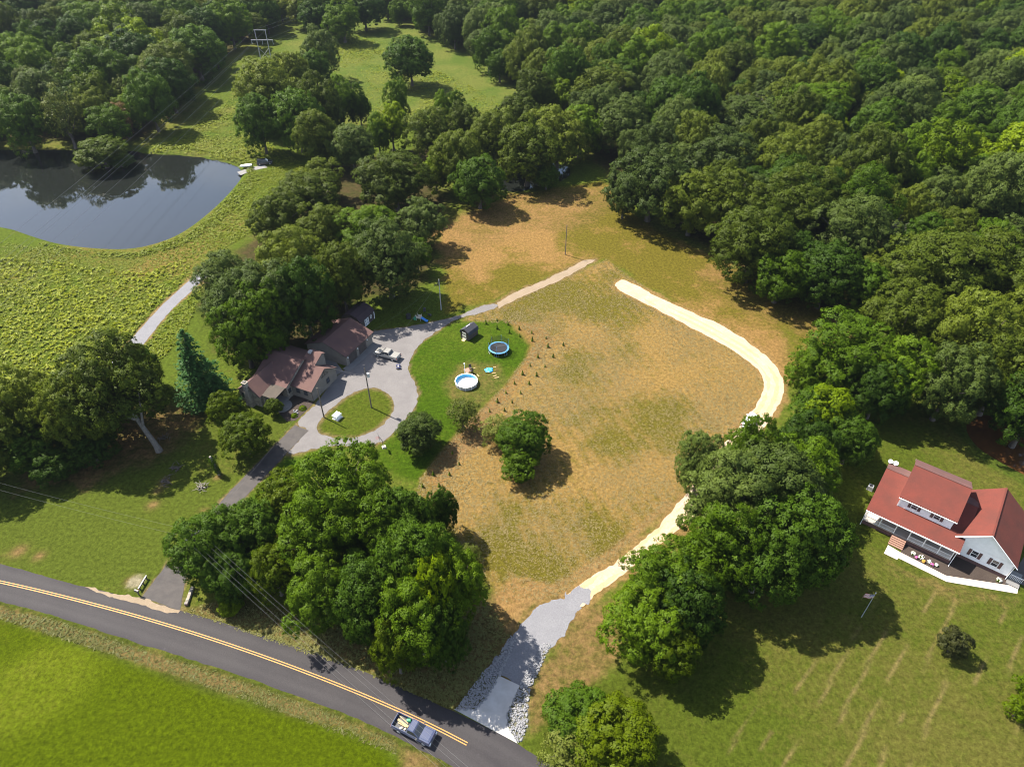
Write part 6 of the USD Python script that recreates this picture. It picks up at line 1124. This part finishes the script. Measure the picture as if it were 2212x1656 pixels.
upole('bare pole standing alone at the top of the dry field', B3, 8.5, .13); upole('grey pole beside the gravel track near the playset', B4, 8.3, .13, 'grey_pole')
B5 = P(414, 1153, 10.5); B5[2] = 0; B6 = P(1120, 1775, 10.5); B6[2] = 0; B7 = P(-330, 955, 10.5); B7[2] = 0
d56 = B6 - B5; aa = math.atan2(d56[1], d56[0]) + math.pi / 2
upole('road pole with crossarm rising from the roadside clump', B5, 10.5, arm=aa); upole('road pole just below the bottom edge of the photo', B6, 10.5, arm=aa); upole('road pole beyond the left edge of the photo', B7, 10.5, arm=aa)
def wire(a, b, label, sag=0.8, r=0.022, group=None):
    t_ = np.linspace(0, 1, 15)[:, None]; a, b = np.array(a, float), np.array(b, float); p = a + (b - a) * t_; p[:, 2] -= sag * 4 * (t_[:, 0] * (1 - t_[:, 0]))
    top('power_wire', tube(p, r, 4, False), M['wire'], label, 'wire', group)
av = np.array([math.cos(aa), math.sin(aa), 0]); H5 = np.array([0, 0, 10.2])
for k, n in ((-1.0, 'outermost road-side wire'), (-.45, 'second wire from the road side'), (.45, 'third wire from the road side'), (1.0, 'wire nearest the trees')): wire(B5 + H5 + av * k, B6 + H5 + av * k, f'{n} along the road from the clump pole', 0.9, .009, 'wires along the road')
for k, n in ((-.45, 'lower'), (.8, 'upper')): wire(B7 + H5 + av * k, B5 + H5 + av * k, f'{n} wire over the left lawn to the roadside clump pole', 1.0, .009, 'wires over the left lawn')
wire(B5 + [0, 0, 9.6], B2 + [0, 0, 7.3], 'wire over the old asphalt drive to the round lawn', .8, .010); wire(B2 + [0, 0, 7.3], B1 + [0, 0, 8.6], 'wire between the two poles of the round lawn', .4, .010)
wire(B1 + [0, 0, 8.2], (-37.3, 107.2, 5.0), 'wire from the transformer pole to the brown-roofed house', .4, .010); wire(B1 + [0, 0, 8.4], B4 + [0, 0, 7.9], 'wire from the transformer pole to the grey pole by the track', .9, .010); wire(B4 + [0, 0, 7.6], (-30.4, 122.2, 2.9), 'wire from the grey pole to the garage', .5, .010)
def tower(label, base):
    o = thing('transmission_tower', label, 'transmission tower', base); h = 14.5
    for s in (-2.4, 2.4): part(o, 'leg', tube([(s, 0, -.3), (s, 0, h)], [.22, .16], 8), M['grey_pole'])
    part(o, 'top_beam', box(-2.8, 2.8, -.1, .1, h - .15, h + .1), M['grey_pole']); part(o, 'crossarm', box(-5.0, 5.0, -.14, .14, h - 4.3, h - 4.0), M['grey_pole'])
    part(o, 'brace', [tube([(-2.4, 0, h - 7.5), (2.4, 0, h - 12.5)], .09, 5), tube([(2.4, 0, h - 7.5), (-2.4, 0, h - 12.5)], .09, 5)], M['grey_pole'])
    for s in (-4.8, 0, 4.8): part(o, 'insulator_string', tube([(s, 0, h - 4.3), (s, 0, h - 6.0)], .09, 6), M['grey'])
    return base
T1 = P(577, 139); T0 = P(800, -40, 14); T0[2] = 0; T2 = P(-150, 713, 11); T2[2] = 0
tower('grey two-legged transmission tower at the end of the pond corridor', T1); tower('transmission tower beyond the left edge of the photo', T2); tower('transmission tower beyond the top edge of the photo', T0)
for q0, q1, w in ((T1, T2, 'over the pond'), (T0, T1, 'behind the tower')):
    for x, z, n in ((-2.6, 14.5, 'left top'), (2.6, 14.5, 'right top'), (-4.8, 8.5, 'left hanging'), (0, 8.5, 'middle hanging'), (4.8, 8.5, 'right hanging')): wire(q0 + [x, 0, z], q1 + [x, 0, z], f'{n} wire of the transmission line {w}', 1.6, .022, f'transmission wires {w}')

# ------------------------------------------------------------------ summer haze: one closed box round the whole scene
usdkit.material(stage, '/World/Looks/haze_look', {'v': ('principled_volume', {'color': (0.75, 0.85, 1.0), 'density': 0.00003, 'anisotropy': 0.3})}, [], volume='v.volume')
top('haze', box(-1400, 1400, -500, 2000, -4.0, 96.0), '/World/Looks/haze_look', kind='stuff', label='thin summer haze over the whole landscape', cat='haze')
